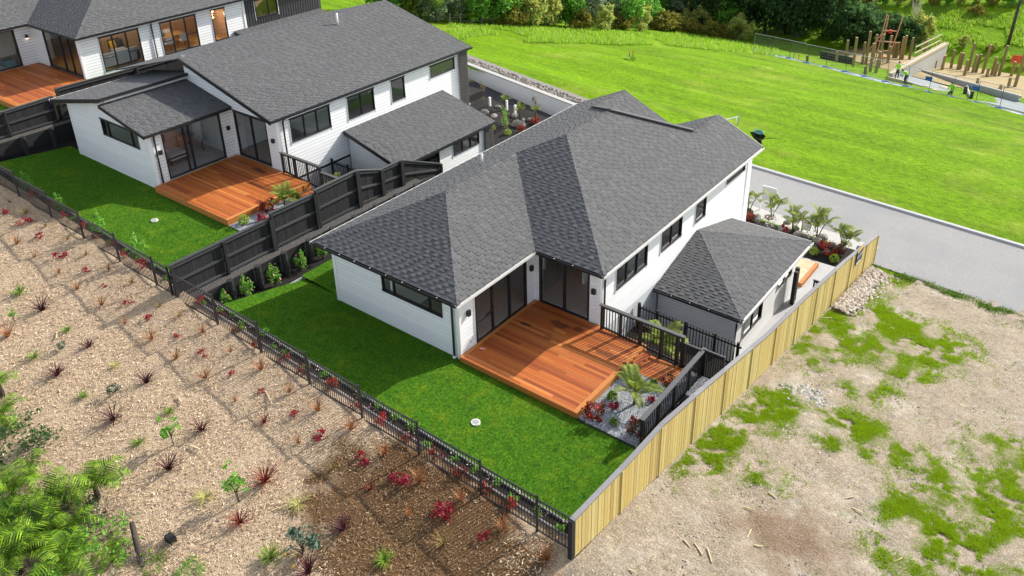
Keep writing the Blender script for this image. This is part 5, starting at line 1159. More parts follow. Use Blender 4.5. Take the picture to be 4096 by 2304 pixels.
for i, (q, h, L) in enumerate(((Zg(38,185),.75,.55),(Zg(190,215),.7,.75),(Zg(325,310),.75,.75),(Zg(490,350),.85,.85),(Zg(655,415),.7,.85))):
    palm('garden_palm', 'slender palm in the front garden by the road, '+ORD[i]+' from the white house', hit(*q, gb), h, 12, L, .1, 'palms in the front garden', 3)
Wb = ZZ(1750,250,2.047); gb2 = lambda x, y: -1.45-.05*(x+16)-.02*(y-18)
for i, (q, h, L) in enumerate(((Wb(240,225),.4,.5),(Wb(545,385),.6,.5),(Wb(675,490),.8,.6),(Wb(800,490),.8,.55))):
    palm('bed_palm', 'small palm in the black bark bed across the driveway, '+ORD[i]+' from the left', hit(*q, gb2), h, 10, L, .05, 'palms in the black bark bed')
# dead flower stems and climbing rose in that bed
for i, (q, t_) in enumerate(((Wb(375,330),Wb(365,120)),(Wb(795,430),Wb(787,290)))):
    h = hit(*q, gb2); s_ = thing('dry_stem', 'tall dry flower stem in the black bark bed, '+('left one' if i == 0 else 'right one'), 'plant', 'dry stems in the bed', tuple(h)); MB().tube([(0,0,0),(.02,0,.9),(.03,.02,1.75-.3*i)], [.035,.02,.008], 7).build('stem', M['drygrass'], s_, True); link('leaves', pm('leaves', (clump(60,(.13,.13,.3),.07,60+i,5)[0]+np.array([0,0,.75]), clump(60,(.13,.13,.3),.07,60+i,5)[1]), 'leaf_brown'), s_)
h = hit(*Wb(555,545), gb2); t = thing('climbing_rose', 'tall red flowered climbing shrub in the black bark bed', 'shrub', None, tuple(h)); VF = clump(260,(.22,.22,.7),.05,71,14); link('leaves', pm('leaves', VF, 'leaf_mid'), t); link('flowers', pm('flowers', clump(70,(.24,.24,.7),.05,72,0,.8), 'redleaf'), t); MB().tube([(0,0,0),(.03,0,.6),(0,.03,1.2)], [.02,.015,.006], 6).build('stem', M['trunk'], t)
# round garden shrubs
ball = pm('leaves', clump(420,(.2,.2,.18),.035,81,0,.75), 'limeclump'); redb = pm('leaves', clump(520,(.3,.3,.32),.05,82,18,.6), 'redleaf'); redb2 = pm('leaves', clump(260,(.16,.16,.13),.045,83,6,.5), 'magenta'); grnb = pm('leaves', clump(380,(.2,.2,.17),.045,84,10,.6), 'leaf_lite'); darkred = pm('leaves', clump(420,(.28,.28,.3),.045,85,16,.6), pieces('bronze_leaf', [(.08,.04,.02),(.2,.05,.025),(.05,.06,.02),(.3,.04,.03)], trans=.2))
def bush(name, label, p, me, s=1, group=None): o = link(name, me, None, tuple(p), (0,0,random.random()*6), scale=(s,)*3); return tag(o, label, 'shrub', group)
g0 = lambda x, y: .03; g1 = lambda x, y: 1.47
bush('red_shrub', 'big red tipped shrub at the deck corner in the gravel', hit(*T22(620,265), g0), redb, 1.05); bush('red_shrub', 'bronze red shrub against the side railing in the gravel', hit(*T22(935,390), g0), darkred, 1.0)
bush('green_shrub', 'round lime green shrub next to the palm in the gravel bed', hit(*T22(770,110), g0), grnb, 1.0); bush('green_shrub', 'small lime green shrub in the middle of the gravel bed', hit(*T22(780,300), g0), grnb, .75); bush('green_shrub', 'small green shrub beside the low timber landing', hit(2400+775/3.6225, 1300+855/3.6225, g0), grnb, .75)
bush('crimson_plant', 'small crimson plant left of the palm in the gravel', hit(*T22(768,185), g0), redb2, .9); bush('crimson_plant', 'small crimson plant by the side railing in the gravel', hit(*T22(1050,130), g0), redb2, .8); bush('crimson_plant', 'small crimson plant beside the bronze shrub', hit(*T22(915,285), g0), redb2, .7)
bush('bronze_shrub', 'dark red shrub at the foot of the deck steps behind the palm', hit(2400+440/3.6225, 1300+720/3.6225, g0), darkred, .9); bush('bronze_shrub', 'bronze shrub at the end of the low landing by the railing', hit(2400+990/3.6225, 1300+870/3.6225, g0), darkred, .8)
bush('lime_shrub', 'round lime shrub at the corner of the middle house deck', hit(*T01(1845,240), g1), ball, 1.15); bush('red_shrub', 'bright red shrub beside the middle house palm', hit(*T11(95,150), g1), redb, 1.0); bush('green_shrub', 'green shrub right of the middle house palm', hit(*T11(300,65), g1), grnb, 1.1); bush('crimson_plant', 'crimson plant against the black fence below the middle deck', hit(*T11(45,225), g1), redb2, 1.3)
for nm, lb, q, me, s in (('lime_shrub','round lime shrub near the garage roof corner in the front garden', Zg(465,455), ball, 1.1), ('lime_shrub','round pale green shrub nearest the path in the front garden', Zg(597,505), ball, 1.15), ('red_shrub','broad orange red shrub in the middle of the front garden', Zg(565,465), redb, 1.1), ('red_shrub','small red shrub between rocks at the garden centre', Zg(525,410), redb2, 1.3), ('bronze_shrub','bronze shrub below the rightmost garden palm', Zg(640,450), darkred, .9), ('red_shrub','fiery red shrub next to the white corner of the front house', Zg(45,240), redb, .9), ('red_shrub','reddish shrub between the second and third garden palms', Zg(275,300), redb2, 1.2)):
    bush(nm, lb, hit(*q, gb), me, s)
wfl = pm('flowers', clump(120,(.25,.25,.45),.05,88,0,.7), pieces('pale_pink_petal', [(.7,.6,.6),(.6,.4,.45),(.1,.16,.06),(.75,.7,.68)])); 
for i, q in enumerate((Zg(180,280),Zg(445,350))): bush('flowering_bush', 'white and purple flowering bush behind the garage roof, '+('left one' if i == 0 else 'right one'), hit(*q, gb), wfl, 1.1, 'flowering bushes in the front garden')
for nm, lb, q, me, s in (('lime_shrub','round lime shrub nearest the paving in the black bark bed', Wb(575,595), ball, 1.1), ('lime_shrub','lime shrub beside the dark brick pier', Wb(450,555), ball, 1.0), ('red_shrub','orange red shrub at the right of the black bark bed', Wb(685,570), redb, .8), ('red_shrub','red flowered shrub under the right dry stem', Wb(800,510), redb, .9)):
    bush(nm, lb, hit(*q, gb2), me, s)
# rocks
def rock_mesh(seed):
    r = random.Random(seed); mb = MB(); n = 9
    for j in range(5):
        ph = -.5+1.9*j/4; 
        for k in range(n):
            a = k*6.283/n; q = max(.05, math.cos(ph*.95))*r.uniform(.8,1.15); mb.v.append((.5*q*math.cos(a), .34*q*math.sin(a), .32*math.sin(max(-.5,ph))*r.uniform(.9,1.1)+.05))
    for j in range(4):
        for k in range(n): mb.f.append((j*n+k, j*n+(k+1)%n, (j+1)*n+(k+1)%n, (j+1)*n+k))
    mb.f.append(tuple(range(4*n, 5*n))); return mb.mesh('rock', M['rock'])
RK = [rock_mesh(s) for s in range(4)]
def rocks(pts, fn, desc, group):
    for i, (q, s) in enumerate(pts):
        h = hit(*q, fn); tag(link('boulder', RK[i % 4], None, (h[0],h[1],h[2]), (0,0,i*1.7), scale=(s,s,s)), desc+', '+ORD[i]+' from the left', 'rock', group)
rocks([(Zg(40,175),.5),(Zg(90,225),.75),(Zg(175,215),.5),(Zg(255,290),.6),(Zg(290,250),.4),(Zg(350,290),.5),(Zg(370,330),.65),(Zg(490,370),.6),(Zg(520,350),.65),(Zg(595,400),.55),(Zg(640,420),.7),(Zg(670,380),.4)], gb, 'grey boulder in the front garden bed', 'boulders in the front garden')
rocks([(Wb(385,415),.7),(Wb(460,450),.65),(Wb(495,370),.5),(Wb(630,440),.6),(Wb(660,515),.95),(Wb(700,475),.4),(Wb(765,480),.6)], gb2, 'grey boulder in the black bark bed', 'boulders in the black bark bed')
for i, q in enumerate((Wb(258,340),Wb(430,360),Wb(568,385),Wb(637,425))):
    h = hit(*q, gb2); tag(ubox('white_marker_post', 'signwhite', None, h[0], h[1], h[2]-.1, .12, .12, .75 if i else 1.1), 'white square post along the black bark bed, '+ORD[i]+' from the left', 'post', 'white posts along the bed')
# ------------------------------------------------------------------ scattered ground cover (uncountable)
def in_view(P, m=40):
    q = (P-CAM) @ CM.T; u = CX+F_PX*q[:,0]/q[:,2]; v = CY+F_PX*q[:,1]/q[:,2]
    return (q[:,2] > 1) & (u > -m) & (u < 4096+m) & (v > -m) & (v < 2304+m)
def vnoise(x, y, s=1.0, seed=0):
    r = np.random.RandomState(seed); tb = r.rand(256,256); x = x*s; y = y*s; i = np.floor(x).astype(int); j = np.floor(y).astype(int); fx_ = x-i; fy_ = y-j; fx_ = fx_*fx_*(3-2*fx_); fy_ = fy_*fy_*(3-2*fy_)
    g = lambda a, b: tb[a % 256, b % 256]
    return (g(i,j)*(1-fx_)+g(i+1,j)*fx_)*(1-fy_)+(g(i,j+1)*(1-fx_)+g(i+1,j+1)*fx_)*fy_
def blade_field(name, label, cat, P, L, w, mat, seed=1, lean=.5):
    r = np.random.RandomState(seed); n = len(P); a = r.uniform(0,6.283,n); l = L*r.uniform(.5,1.2,n); t = r.uniform(0,lean,n)
    s = np.stack([-np.sin(a), np.cos(a), np.zeros(n)], 1)*(w*r.uniform(.6,1.3,n))[:,None]*.5; b = r.uniform(0,6.283,n)
    tip = P+np.stack([np.cos(b)*np.sin(t)*l, np.sin(b)*np.sin(t)*l, np.cos(t)*l], 1)
    V = np.stack([P-s, P+s, tip], 1).reshape(-1,3); F_ = np.arange(n*3).reshape(n,3)
    return tag(link(name, fast_mesh(name, V, F_, M[mat] if isinstance(mat, str) else mat)), label, cat, kind='stuff')
def xyz(x, y, z): return np.stack([x, y, z], 1)
# bark chips
n = 170000; x = RS.uniform(-34, 8.2, n); y = -4.5-(RS.rand(n)**.9)*13.5; P = xyz(x, y, bank_z(x, y)+.012); k = in_view(P) & ((P[:,0] < 7.4) | (RS.rand(n) < .25)); P = P[k]; n = len(P)
sx = (P[:,0]-MULCH_C[0]); sy = (P[:,1]-MULCH_C[1]); ca, sa = math.cos(.25), math.sin(.25); ee = np.sqrt(((ca*sx-sa*sy)*.235)**2+((sa*sx+ca*sy)*.36)**2)+(vnoise(P[:,0],P[:,1],.9,5)-.5)*1.5
dark = ee < 1.0+RS.normal(0,.12,n)
def chips(name, label, P, mat, L0, L1):
    n = len(P); a = RS.uniform(0,6.283,n); l = RS.uniform(L0,L1,n)[:,None]; w = RS.uniform(.004,.011,n)[:,None]; d = np.stack([np.cos(a), np.sin(a), RS.normal(0,.3,n)], 1)*l; s = np.stack([-np.sin(a), np.cos(a), RS.normal(0,.4,n)], 1)*w
    P = P+np.array([0,0,1])*RS.uniform(0,.03,n)[:,None]
    V = np.stack([P-d-s, P+d-s, P+d+s, P-d+s], 1).reshape(-1,3); tag(link(name, fast_mesh(name, V, np.arange(n*4).reshape(n,4), M[mat])), label, 'bark', kind='stuff')
chips('bark_chips', 'pale wood chip mulch covering the planted slope', P[~dark], 'chip', .01, .05); chips('brown_bark_chips', 'darker brown wood chip mulch on the lower part of the slope', P[dark], 'chipdark', .01, .045)
# lawn grass
n = 60000; x = RS.uniform(-8.7,7.65,n); y = RS.uniform(-3.7,.0,n); ok = ~((x > -6.3) & (y > -.02)) & ~((x > 4.85) & (y > -.18)); x, y = x[ok], y[ok]; blade_field('lawn_grass', 'short mown grass of the front lawn', 'grass', xyz(x, y, lawnA_z(x, y)), .05, .012, 'blade', 3, .9)
n = 34000; x = RS.uniform(-26.7,-10.3,n); y = RS.uniform(-3.7,-.1,n); ok = ~((x > -18.1) & (x < -12.6) & (y > -.32)); x, y = x[ok], y[ok]; blade_field('upper_lawn_grass', 'short mown grass of the middle house lawn', 'grass', xyz(x, y, lawnB_z(x, y)), .05, .014, 'blade', 4, .9)
n = 5000; x = RS.uniform(-8.65,-6.4,n); y = RS.uniform(0,6,n); blade_field('side_lawn_grass', 'short mown grass beside the front house rear wall', 'grass', xyz(x, y, .02+.06*np.maximum(0,-x-6.4)), .05, .014, 'blade', 5, .9)
# weeds on the bare lot
dz_ = lambda x, y: dirt_z(x, y)
blobs = [(T31(*q), r) for q, r in (((700,800),.9),((800,900),1.1),((950,1000),1.1),((1100,1080),1.0),((1250,1180),1.1),((1350,1130),.9),((620,1130),1.0),((750,1080),1.0),((560,980),.6),((330,1170),.6),((1080,1370),.6),((860,720),.45),((920,660),.5),((300,1030),.4),((520,1230),.5),((1150,1250),.8),((250,1280),.7),((450,960),.6),((930,600),.5),((1000,1330),.7))]
blobs += [(T32(*q), r) for q, r in (((100,110),.7),((40,230),.6),((200,180),.5),((700,60),.5),((860,60),.5),((650,310),.7),((590,280),.4),((730,350),.5),((1000,480),.5),((860,570),.5),((1500,800),.9),((1380,740),.6),((1600,880),.8),((1040,950),.6),((1150,1090),.8),((1300,1160),.9),((1450,1230),.9),((1500,1320),.8),((1800,780),.8),((1750,980),.7),((1850,1150),.8),((1700,500),.7),((1880,530),.7),((1230,850),.7),((950,1230),.5),((1000,1400),.6),((30,730),.5),((480,300),.4),((1280,680),.5),((450,430),.4),((1880,1380),.8))]
blobs += [(T22(*q), r) for q, r in (((1280,520),.6),((1440,560),.7),((1380,640),.5),((1560,560),.6),((1600,420),.6),((1720,300),.8),((1650,160),.7),((1800,150),.7),((1750,480),.5),((1850,700),.4))]
C0 = [(hit(*q, dz_), r) for q, r in blobs]; PX_ = []
for c, r in C0:
    m = int(5200*r*r)+500; PX_.append(np.stack([RS.normal(c[0], r*.75, m), RS.normal(c[1], r*.75, m)], 1))
PX_.append(np.stack([RS.uniform(8,20,16000), RS.uniform(-7,20,16000)], 1))
PX_ = np.concatenate(PX_); nn = vnoise(PX_[:,0], PX_[:,1], 2.2, 9)*.6+vnoise(PX_[:,0], PX_[:,1], 6.0, 10)*.4
wide = np.arange(len(PX_)) >= len(PX_)-16000
pr_ = np.where(wide, np.clip((nn-.4)/.4, 0, 1)**2, np.clip((nn-.26)/.36, 0, 1)**1.4)
PX_ = PX_[(RS.rand(len(PX_)) < pr_) & (PX_[:,0] > fence_x(PX_[:,1])+.12)]
rep = np.repeat(PX_, 4, 0)+RS.normal(0,.025,(len(PX_)*4,2))
blade_field('weeds', 'patches of bright green weeds spreading over the bare dirt lot', 'weeds', xyz(rep[:,0], rep[:,1], dirt_z(rep[:,0], rep[:,1])+.01), .085, .016, 'weed', 12, 1.2)
# verge grass along the road edge of the dirt lot
n = 7000; x = RS.uniform(8.2,17,n); y = 20.45-.035*(x-8.2)+RS.normal(0,.22,n)-.3*vnoise(x,0*x,1.2,3); ok = vnoise(x,y,2.5,4) > .35; x, y = x[ok], y[ok]; blade_field('verge_weeds', 'ragged grass strip along the road edge of the dirt lot', 'grass', xyz(x, y, np.maximum(dirt_z(x, y), road_z(x))+.0), .13, .025, 'blade', 13, .9)
# clods and sticks
def clods(name, label, P, r0, r1, mat='clod'):
    n = len(P); r = RS.uniform(r0,r1,n); a0 = RS.uniform(0,6.28,n); V = []
    for k in range(5): V.append(P+np.stack([np.cos(a0+k*1.2566)*r*RS.uniform(.7,1.2,n), np.sin(a0+k*1.2566)*r*RS.uniform(.7,1.2,n), RS.uniform(-.02,.01,n)], 1))
    V.append(P+np.stack([RS.normal(0,.2,n)*r, RS.normal(0,.2,n)*r, r*RS.uniform(.5,.9,n)], 1)); V = np.stack(V,1).reshape(-1,3); b = np.arange(n)[:,None]*6
    F_ = np.concatenate([b+np.array([[k,(k+1)%5,5]]) for k in range(5)], 0); tag(link(name, fast_mesh(name, V, F_, M[mat] if isinstance(mat, str) else mat)), label, 'soil', kind='stuff')
n = 9000; x = RS.uniform(8,20,n); y = RS.uniform(-7.5,20.3,n); P = xyz(x, y, dirt_z(x, y)+.015); P = P[(vnoise(P[:,0],P[:,1],1.3,21) > .5) & (P[:,0] > fence_x(P[:,1])+.15)]; clods('dirt_clods', 'small clods and stones scattered over the bare dirt lot', P, .012, .04)
n = 1600; c = hit(*T31(760,620), dz_); y = RS.uniform(14.5,20,n); x = 8.25+np.abs(RS.normal(0,.55,n)); clods('clay_spoil', 'heap of broken clay lumps along the far end of the pale fence', xyz(x, y, dirt_z(x, y)+.02+.18*np.exp(-((x-8.5)/.5)**2)), .04, .1)
c = hit(*T32(300,90), dz_); n = 260; x = RS.normal(c[0],.45,n); y = RS.normal(c[1],.3,n); clods('rubble', 'small heap of pale grey rubble on the dirt lot', xyz(x, y, dirt_z(x, y)+.02), .03, .1, pieces('pale_rubble', [(.3,.29,.27),(.42,.4,.37),(.22,.21,.2)]))
SCR = []; stick = MB().beam((-.5,0,.0),(.5,.02,.03), .09, .05).mesh('stick', M['newtimber'])
for i, (q, l, a) in enumerate(((T22(1790,945),.3,.2),(T22(1790,1135),.32,1.6),(T22(1318,1208),.3,-.5),(T22(1405,1250),.42,-.6),(T22(1490,1295),.5,-.9),(T22(1045,1012),.16,.3),(T22(1860,1228),.22,.4),(T32(605,865),.34,.8),(T32(675,962),.33,-.1),(T32(30,845),.3,-.4),(T32(970,1340),.4,1.0),(T32(1405,828),.22,-.3),(T31(430,955),.5,.5),(T31(548,1115),.2,-.2),(T31(838,1080),.14,.3),(T31(925,1030),.25,.1),(T22(900,1415),.16,.1))):
    h = hit(*q, dz_); SCR.append((q, h, l, a))
SCR.sort(key=lambda c: c[0][0])
for i, (q, h, l, a) in enumerate(SCR): tag(link('timber_offcut', stick, None, (h[0],h[1],h[2]+.03), (0,0,a), scale=(l,.32,.5)), 'pale scrap of wood on the dirt lot, '+ORD[i]+' from the left', 'offcut', 'wood scraps on the dirt lot')
for i, (q, l, a) in enumerate(((T01(430,1090),.5,-.5),(T12(100,115),.75,-.4),(T02(1360,130),.35,-.3),(T02(1475,490),.4,.15))):
    h = hit(*q, bank_z); tag(link('fallen_branch', stick, None, (h[0],h[1],h[2]+.05), (0,0,a), scale=(l,.5,.7)), 'bare stick lying on the pale mulch, '+ORD[i]+' from the top', 'stick', 'sticks on the mulch')
# ------------------------------------------------------------------ tree ferns at the lower left
def fern_frond(seed, L=1.0):
    r = random.Random(seed); V = []; F_ = []; pts = []; p = Vector((0,0,0)); ang = 1.0
    for i in range(17):
        pts.append(p.copy()); ang -= .105*(.5+i/9); p = p+Vector((math.cos(ang),0,math.sin(ang)))*L/16
    mb = MB().tube(pts, [.011*(1-i/18) for i in range(17)], 5, False)
    for i in range(17):
        u = .14+.84*i/17; f = u*16; k = min(15, int(f)); b = pts[k].lerp(pts[k+1], f-k); t = (pts[k+1]-pts[k]).normalized(); ll = .30*L*math.sin(math.pi*(.2+.78*u)**.9)*r.uniform(.85,1.1)+.02
        for s in (-1,1):
            d = (t*.42+Vector((0,s,0))+Vector((0,0,-.1))).normalized(); m = 5; w0 = .0145*L; k0 = len(mb.v)
            for j in range(m+1):
                c = b+d*(ll*j/m)+Vector((0,0,-.14*ll*(j/m)**2)); w = w0*(1-(j/m)**1.6)*(1.25 if j % 2 else .8)+.0015
                mb.v += [tuple(c-t*w), tuple(c+t*w)]
            for j in range(m): mb.f.append((k0+2*j, k0+2*j+1, k0+2*j+3, k0+2*j+2))
    return mb.mesh('frond', M['fern'])
FF = [fern_frond(s) for s in (1,2,3)]
def fern(label, p, L, n, h=.3, seed=0, name='tree_fern', group='ferns at the lower left'):
    t = thing(name, label, 'fern', group, tuple(p)); r = random.Random(seed); MB().tube([(0,0,-.3),(.03,0,h*.5),(0,0,h)], [.09,.085,.07], 8).build('trunk', M['trunk'], t)
    for i in range(n):
        a = i*6.283/n+r.uniform(-.35,.35); s = L*r.uniform(.75,1.15); link('frond', FF[i % 3], t, (0,0,h), (r.uniform(-.3,.3),r.uniform(-.45,.35),a), scale=(s,s,s))
for i, (q, L, nf, h, lb) in enumerate(((T02(740,860),1.3,11,.35,'bright green fern spreading fronds over the mulch, furthest right of the big ferns'), (T02(420,960),1.15,10,.3,'green fern between the rightmost big fern and the left edge'), (T02(130,900),1.2,10,.4,'bright fern at the left edge below the grey dead twigs'), (T02(60,1180),1.3,11,.35,'lush fern at the left edge near the bottom corner'), (T02(330,1240),1.35,12,.35,'large fern near the bottom left, crown facing up'), (T02(560,1180),1.0,10,.3,'darker fern left of the fibrous trunk'), (T02(500,1420),1.3,11,.3,'fern on the bottom edge left of the fibrous trunk'), (T02(150,1430),1.4,11,.35,'fern in the bottom left corner of the picture'), (T02(860,1330),.7,8,.2,'small fern against the fibrous trunk'), (T02(50,330),1.1,10,.4,'tall fern on the left edge above the dead twigs'), (T02(20,90),.9,9,.4,'topmost fern on the left edge of the mulch'), (T02(250,700),.8,8,.2,'small fern beside the grey dead twigs'))):
    fern(lb, hit(*q, bank_z)+np.array([0,0,.05]), L, nf, h, i)
h = hit(*T02(1095,1440), bank_z); tr_ = MB(); e = hit(*T02(1010,1100), bank_z)
tag(MB().tube([(h[0],h[1],h[2]-.3),((h[0]+e[0])/2,(h[1]+e[1])/2,(h[2]+e[2])/2+.25),(e[0],e[1],e[2]+.25)], [.11,.085,.07], 10).build('fern_trunk', M['trunk'], None), 'fibrous dark fern trunk leaning over the mulch at the bottom', 'trunk')
tw = MB(); rn = random.Random(3)
for q, n_, R_ in ((T02(70,640),60,.5),(T02(650,1050),90,.8),(T02(900,1050),50,.6),(T02(350,900),50,.7),(T02(1000,1330),40,.5)):
    h = hit(*q, bank_z)
    for i in range(n_):
        a = rn.uniform(0,6.28); b = Vector((h[0]+rn.gauss(0,R_*.5), h[1]+rn.gauss(0,R_*.5), h[2]+rn.uniform(0,.3))); l = rn.uniform(.2,.7); e = b+Vector((math.cos(a)*l, math.sin(a)*l, rn.uniform(-.15,.35))); tw.tube([b, b.lerp(e,.5)+Vector((0,0,.05)), e], [.007,.005,.002], 4, False)
tag(tw.build('dead_twigs', M['twig'], None), 'tangle of grey dead twigs between the ferns', 'twigs', kind='stuff')
und = [clump(900,(1.1,.9,.3),.055,s,30) for s in (91,92)]
for i, (q, mt, lb) in enumerate(((T02(1150,1370),'leaf_lite','glossy bright green ground shrub right of the fibrous trunk'),(T02(1420,1425),'leaf_mid','small leafy shrub on the bottom edge right of the trunk'),(T02(420,1060),'leaf_dark','dark undergrowth between the large ferns'),(T02(150,1050),'leaf_mid','leafy undergrowth at the left edge'),(T02(700,1330),'leaf_mid','leafy undergrowth left of the fibrous trunk'),(T02(60,500),'leaf_dark','dark undergrowth above the dead twigs'))):
    h = hit(*q, bank_z); s = .45 if i < 2 else 1.25; tag(link('undergrowth', pm('leaves', und[i % 2], mt), None, (h[0],h[1],h[2]-.05), (0,0,i*2), scale=(s,s,s)), lb, 'shrub')
h = hit(*T02(1290,1180), bank_z); tag(MB().box(-.14,.14,-.1,.1,-.1,.16).build('pot_bag', M['rubber'], None, loc=(h[0],h[1],h[2])), 'small black planter bag half buried in the mulch', 'bag')
# fallen rough grass across the far field
def far_tufts(name, label, rect, n, L, w, mat, seed, thr=.35):
    r = np.random.RandomState(seed); pts = []
    (xa,ya),(xb,yb),(xc,yc),(xd,yd) = rect   # pixel quad
    u, v = r.rand(n), r.rand(n); px = (xa*(1-u)+xb*u)*(1-v)+(xd*(1-u)+xc*u)*v; py = (ya*(1-u)+yb*u)*(1-v)+(yd*(1-u)+yc*u)*v
    zg = np.full(n, -12.0)
    D = np.stack([(px-CX)/F_PX, (py-CY)/F_PX, np.ones(n)], 1) @ CM
    lo = np.full(n, 40.0); hi = np.full(n, 400.0)
    for _ in range(40):
        t = (lo+hi)/2; P = CAM+D*t[:,None]; ab = P[:,2] > field_z(P[:,0], P[:,1]); lo = np.where(ab, t, lo); hi = np.where(ab, hi, t)
    P = CAM+D*lo[:,None]; P = P[vnoise(P[:,0], P[:,1], .35, seed) > thr]
    return blade_field(name, label, 'grass', P, L, w, mat, seed, .8)
far_tufts('rough_grass', 'band of long rough grass along the far edge of the field', [(1700,90),(3100,215),(3100,200),(1700,60)], 100, 1, .2, 'fieldblade', 31)
# ------------------------------------------------------------------ far field: rough grass, bush, building site
bpy.data.objects.remove(bpy.data.objects['rough_grass'])
far_tufts('rough_grass', 'band of long rough grass along the far edge of the field', [(1800,100),(2750,140),(2750,185),(1700,160)], 16000, .42, .12, 'fieldblade', 31, .3)
far_tufts('rough_grass_bank', 'long rough grass between the bush and the site fence', [(2700,120),(3120,165),(3110,225),(2700,185)], 7000, .42, .12, 'fieldblade', 32, .3)
far_tufts('hillside_grass', 'long bright grass on the hillside beyond the building site', [(3250,20),(4096,10),(4096,250),(3280,150)], 30000, .5, .14, 'fieldblade', 33, .35)
def tree_meshes(seed, R3, n, leaf, mat, cl, trunk_h):
    VF = clump(n, R3, leaf, seed, cl, .45); VF = (VF[0]+np.array([0,0,trunk_h]), VF[1]); r = random.Random(seed); mb = MB().tube([(0,0,-.4),(r.uniform(-.1,.1),0,trunk_h+R3[2]*.6),(r.uniform(-.3,.3),.1,trunk_h+R3[2]*1.5)], [.2,.13,.04], 7)
    for k in range(7):
        a = k*.9; z = trunk_h+R3[2]*r.uniform(.1,.9); mb.tube([(0,0,z),(math.cos(a)*R3[0]*.6,math.sin(a)*R3[1]*.6,z+R3[2]*.5)], [.07,.02], 5)
    return mb.mesh('trunk', M['trunk']), pm('crown', VF, mat)
TV = {'dark': tree_meshes(1,(2.4,2.4,3.0),5200,.2,'leaf_dark',60,.3), 'darkwide': tree_meshes(2,(3.6,3.0,2.3),7000,.2,'leaf_dark',80,.1), 'mid': tree_meshes(3,(2.0,2.0,2.4),3600,.19,'leaf_mid',46,.5), 'olive': tree_meshes(4,(1.7,1.7,1.9),3000,.17,'leaf_olive',40,.3), 'gorse': tree_meshes(5,(1.5,1.4,1.0),2400,.15,'leaf_gorse',34,.05), 'grey': tree_meshes(6,(1.7,1.7,2.1),3200,.16,'leaf_grey',40,.4), 'brown': tree_meshes(7,(1.3,1.3,2.2),1600,.15,'leaf_brown',28,.4), 'conif': tree_meshes(8,(1.6,1.6,3.2),4000,.18,pieces('conifer_leaf', [(.03,.06,.012),(.05,.09,.018),(.09,.13,.02)], trans=.2),50,.2)}
TL = {'dark':('dark_tree','dense dark evergreen tree','tree'), 'darkwide':('dark_tree','broad dark spreading tree','tree'), 'mid':('green_tree','mid green leafy tree','tree'), 'olive':('olive_bush','olive green bushy shrub','bush'), 'gorse':('yellow_bush','yellow and orange tinged low bush','bush'), 'grey':('grey_green_bush','grey green feathery bush','bush'), 'brown':('brown_bush','brown half dead bush','bush'), 'conif':('conical_tree','olive conical evergreen','tree')}
trees = []
def T(kind, px, py, s=1.0, where=''): trees.append((kind, px, py, s, where))
rn = random.Random(12)
# back wall of bush, left to right (photo pixels of the foot)
for i, px in enumerate(range(1560, 3000, 62)):
    k = ['mid','grey','olive','mid','brown','dark','grey','olive','mid'][i % 9]; T(k, px+rn.uniform(-15,15), 62+(px-1560)*.03+rn.uniform(-8,8), rn.uniform(1.1,1.5))
for i, px in enumerate(range(1760, 2950, 75)):
    k = ['grey','mid','olive','grey','gorse','mid','mid','olive'][(i*3) % 8]; T(k, px+rn.uniform(-20,20), 92+(px-1760)*.03+rn.uniform(-6,6), rn.uniform(.8,1.1))
for px, py, k, s in ((2330,118,'gorse',1.0),(2410,122,'olive',.8),(2480,118,'gorse',1.1),(2560,122,'olive',.9),(2640,122,'gorse',1.2),(2700,128,'gorse',1.1),(2760,135,'gorse',1.0),(2850,150,'gorse',1.0),(2915,160,'gorse',1.0),(2960,168,'olive',.9),(2500,108,'grey',1.0),(2300,110,'mid',.8)): T(k, px, py, s)
for px, py, k, s in ((2620,85,'conif',1.4),(2700,92,'conif',1.5),(2780,98,'dark',1.4),(2870,118,'conif',1.3),(2960,110,'dark',1.5),(3060,135,'dark',1.7),(3140,140,'dark',1.6),(3215,130,'dark',1.5),(3180,155,'grey',.55)): T(k, px, py, s)
for px, py, k, s in ((3330,160,'dark',1.2),(3410,180,'darkwide',1.0),(3520,182,'darkwide',.95),(3600,175,'darkwide',.75),(3680,165,'olive',.9)): T(k, px, py, s)
for i, px in enumerate(range(3420, 4096, 60)): T(['olive','gorse','mid','olive'][i % 4], px+rn.uniform(-15,15), 16+rn.uniform(-8,8), rn.uniform(.45,.7))
for px, py, k, s in ((3900,60,'gorse',.7),(3850,190,'olive',.4),(3960,205,'gorse',.4)): T(k, px, py, s)
cnt = {}
trees.sort(key=lambda t: t[1])
for k, px, py, s, w_ in trees: cnt.setdefault(k, []).append((px, py, s))
for k, L in cnt.items():
    nm, ds, ct_ = TL[k]
    for i, (px, py, s) in enumerate(L):
        h = hitf(px, py, fieldf); t = thing(nm, ds+(' beyond the field, ' if px < 3250 else ' beyond the building site, ') + (ORD[i] if i < len(ORD) else 'last')+' from left', ct_, ds+' group', tuple(h), rn.uniform(0,6.28)); sc = s*rn.uniform(.92,1.08); t.scale = (sc, sc, sc*rn.uniform(.9,1.1)); link('trunk', TV[k][0], t); link('crown', TV[k][1], t)
# pale tree fern left of the bush
h = hitf(1745, 95, fieldf); fern('tall pale green tree fern beside the ridge of the middle house', h, 3.0, 14, 2.6, 77, group=None)
h = hitf(1880, 100, fieldf); fern('smaller tree fern at the edge of the rough grass', h, 1.6, 9, .6, 78, group=None)
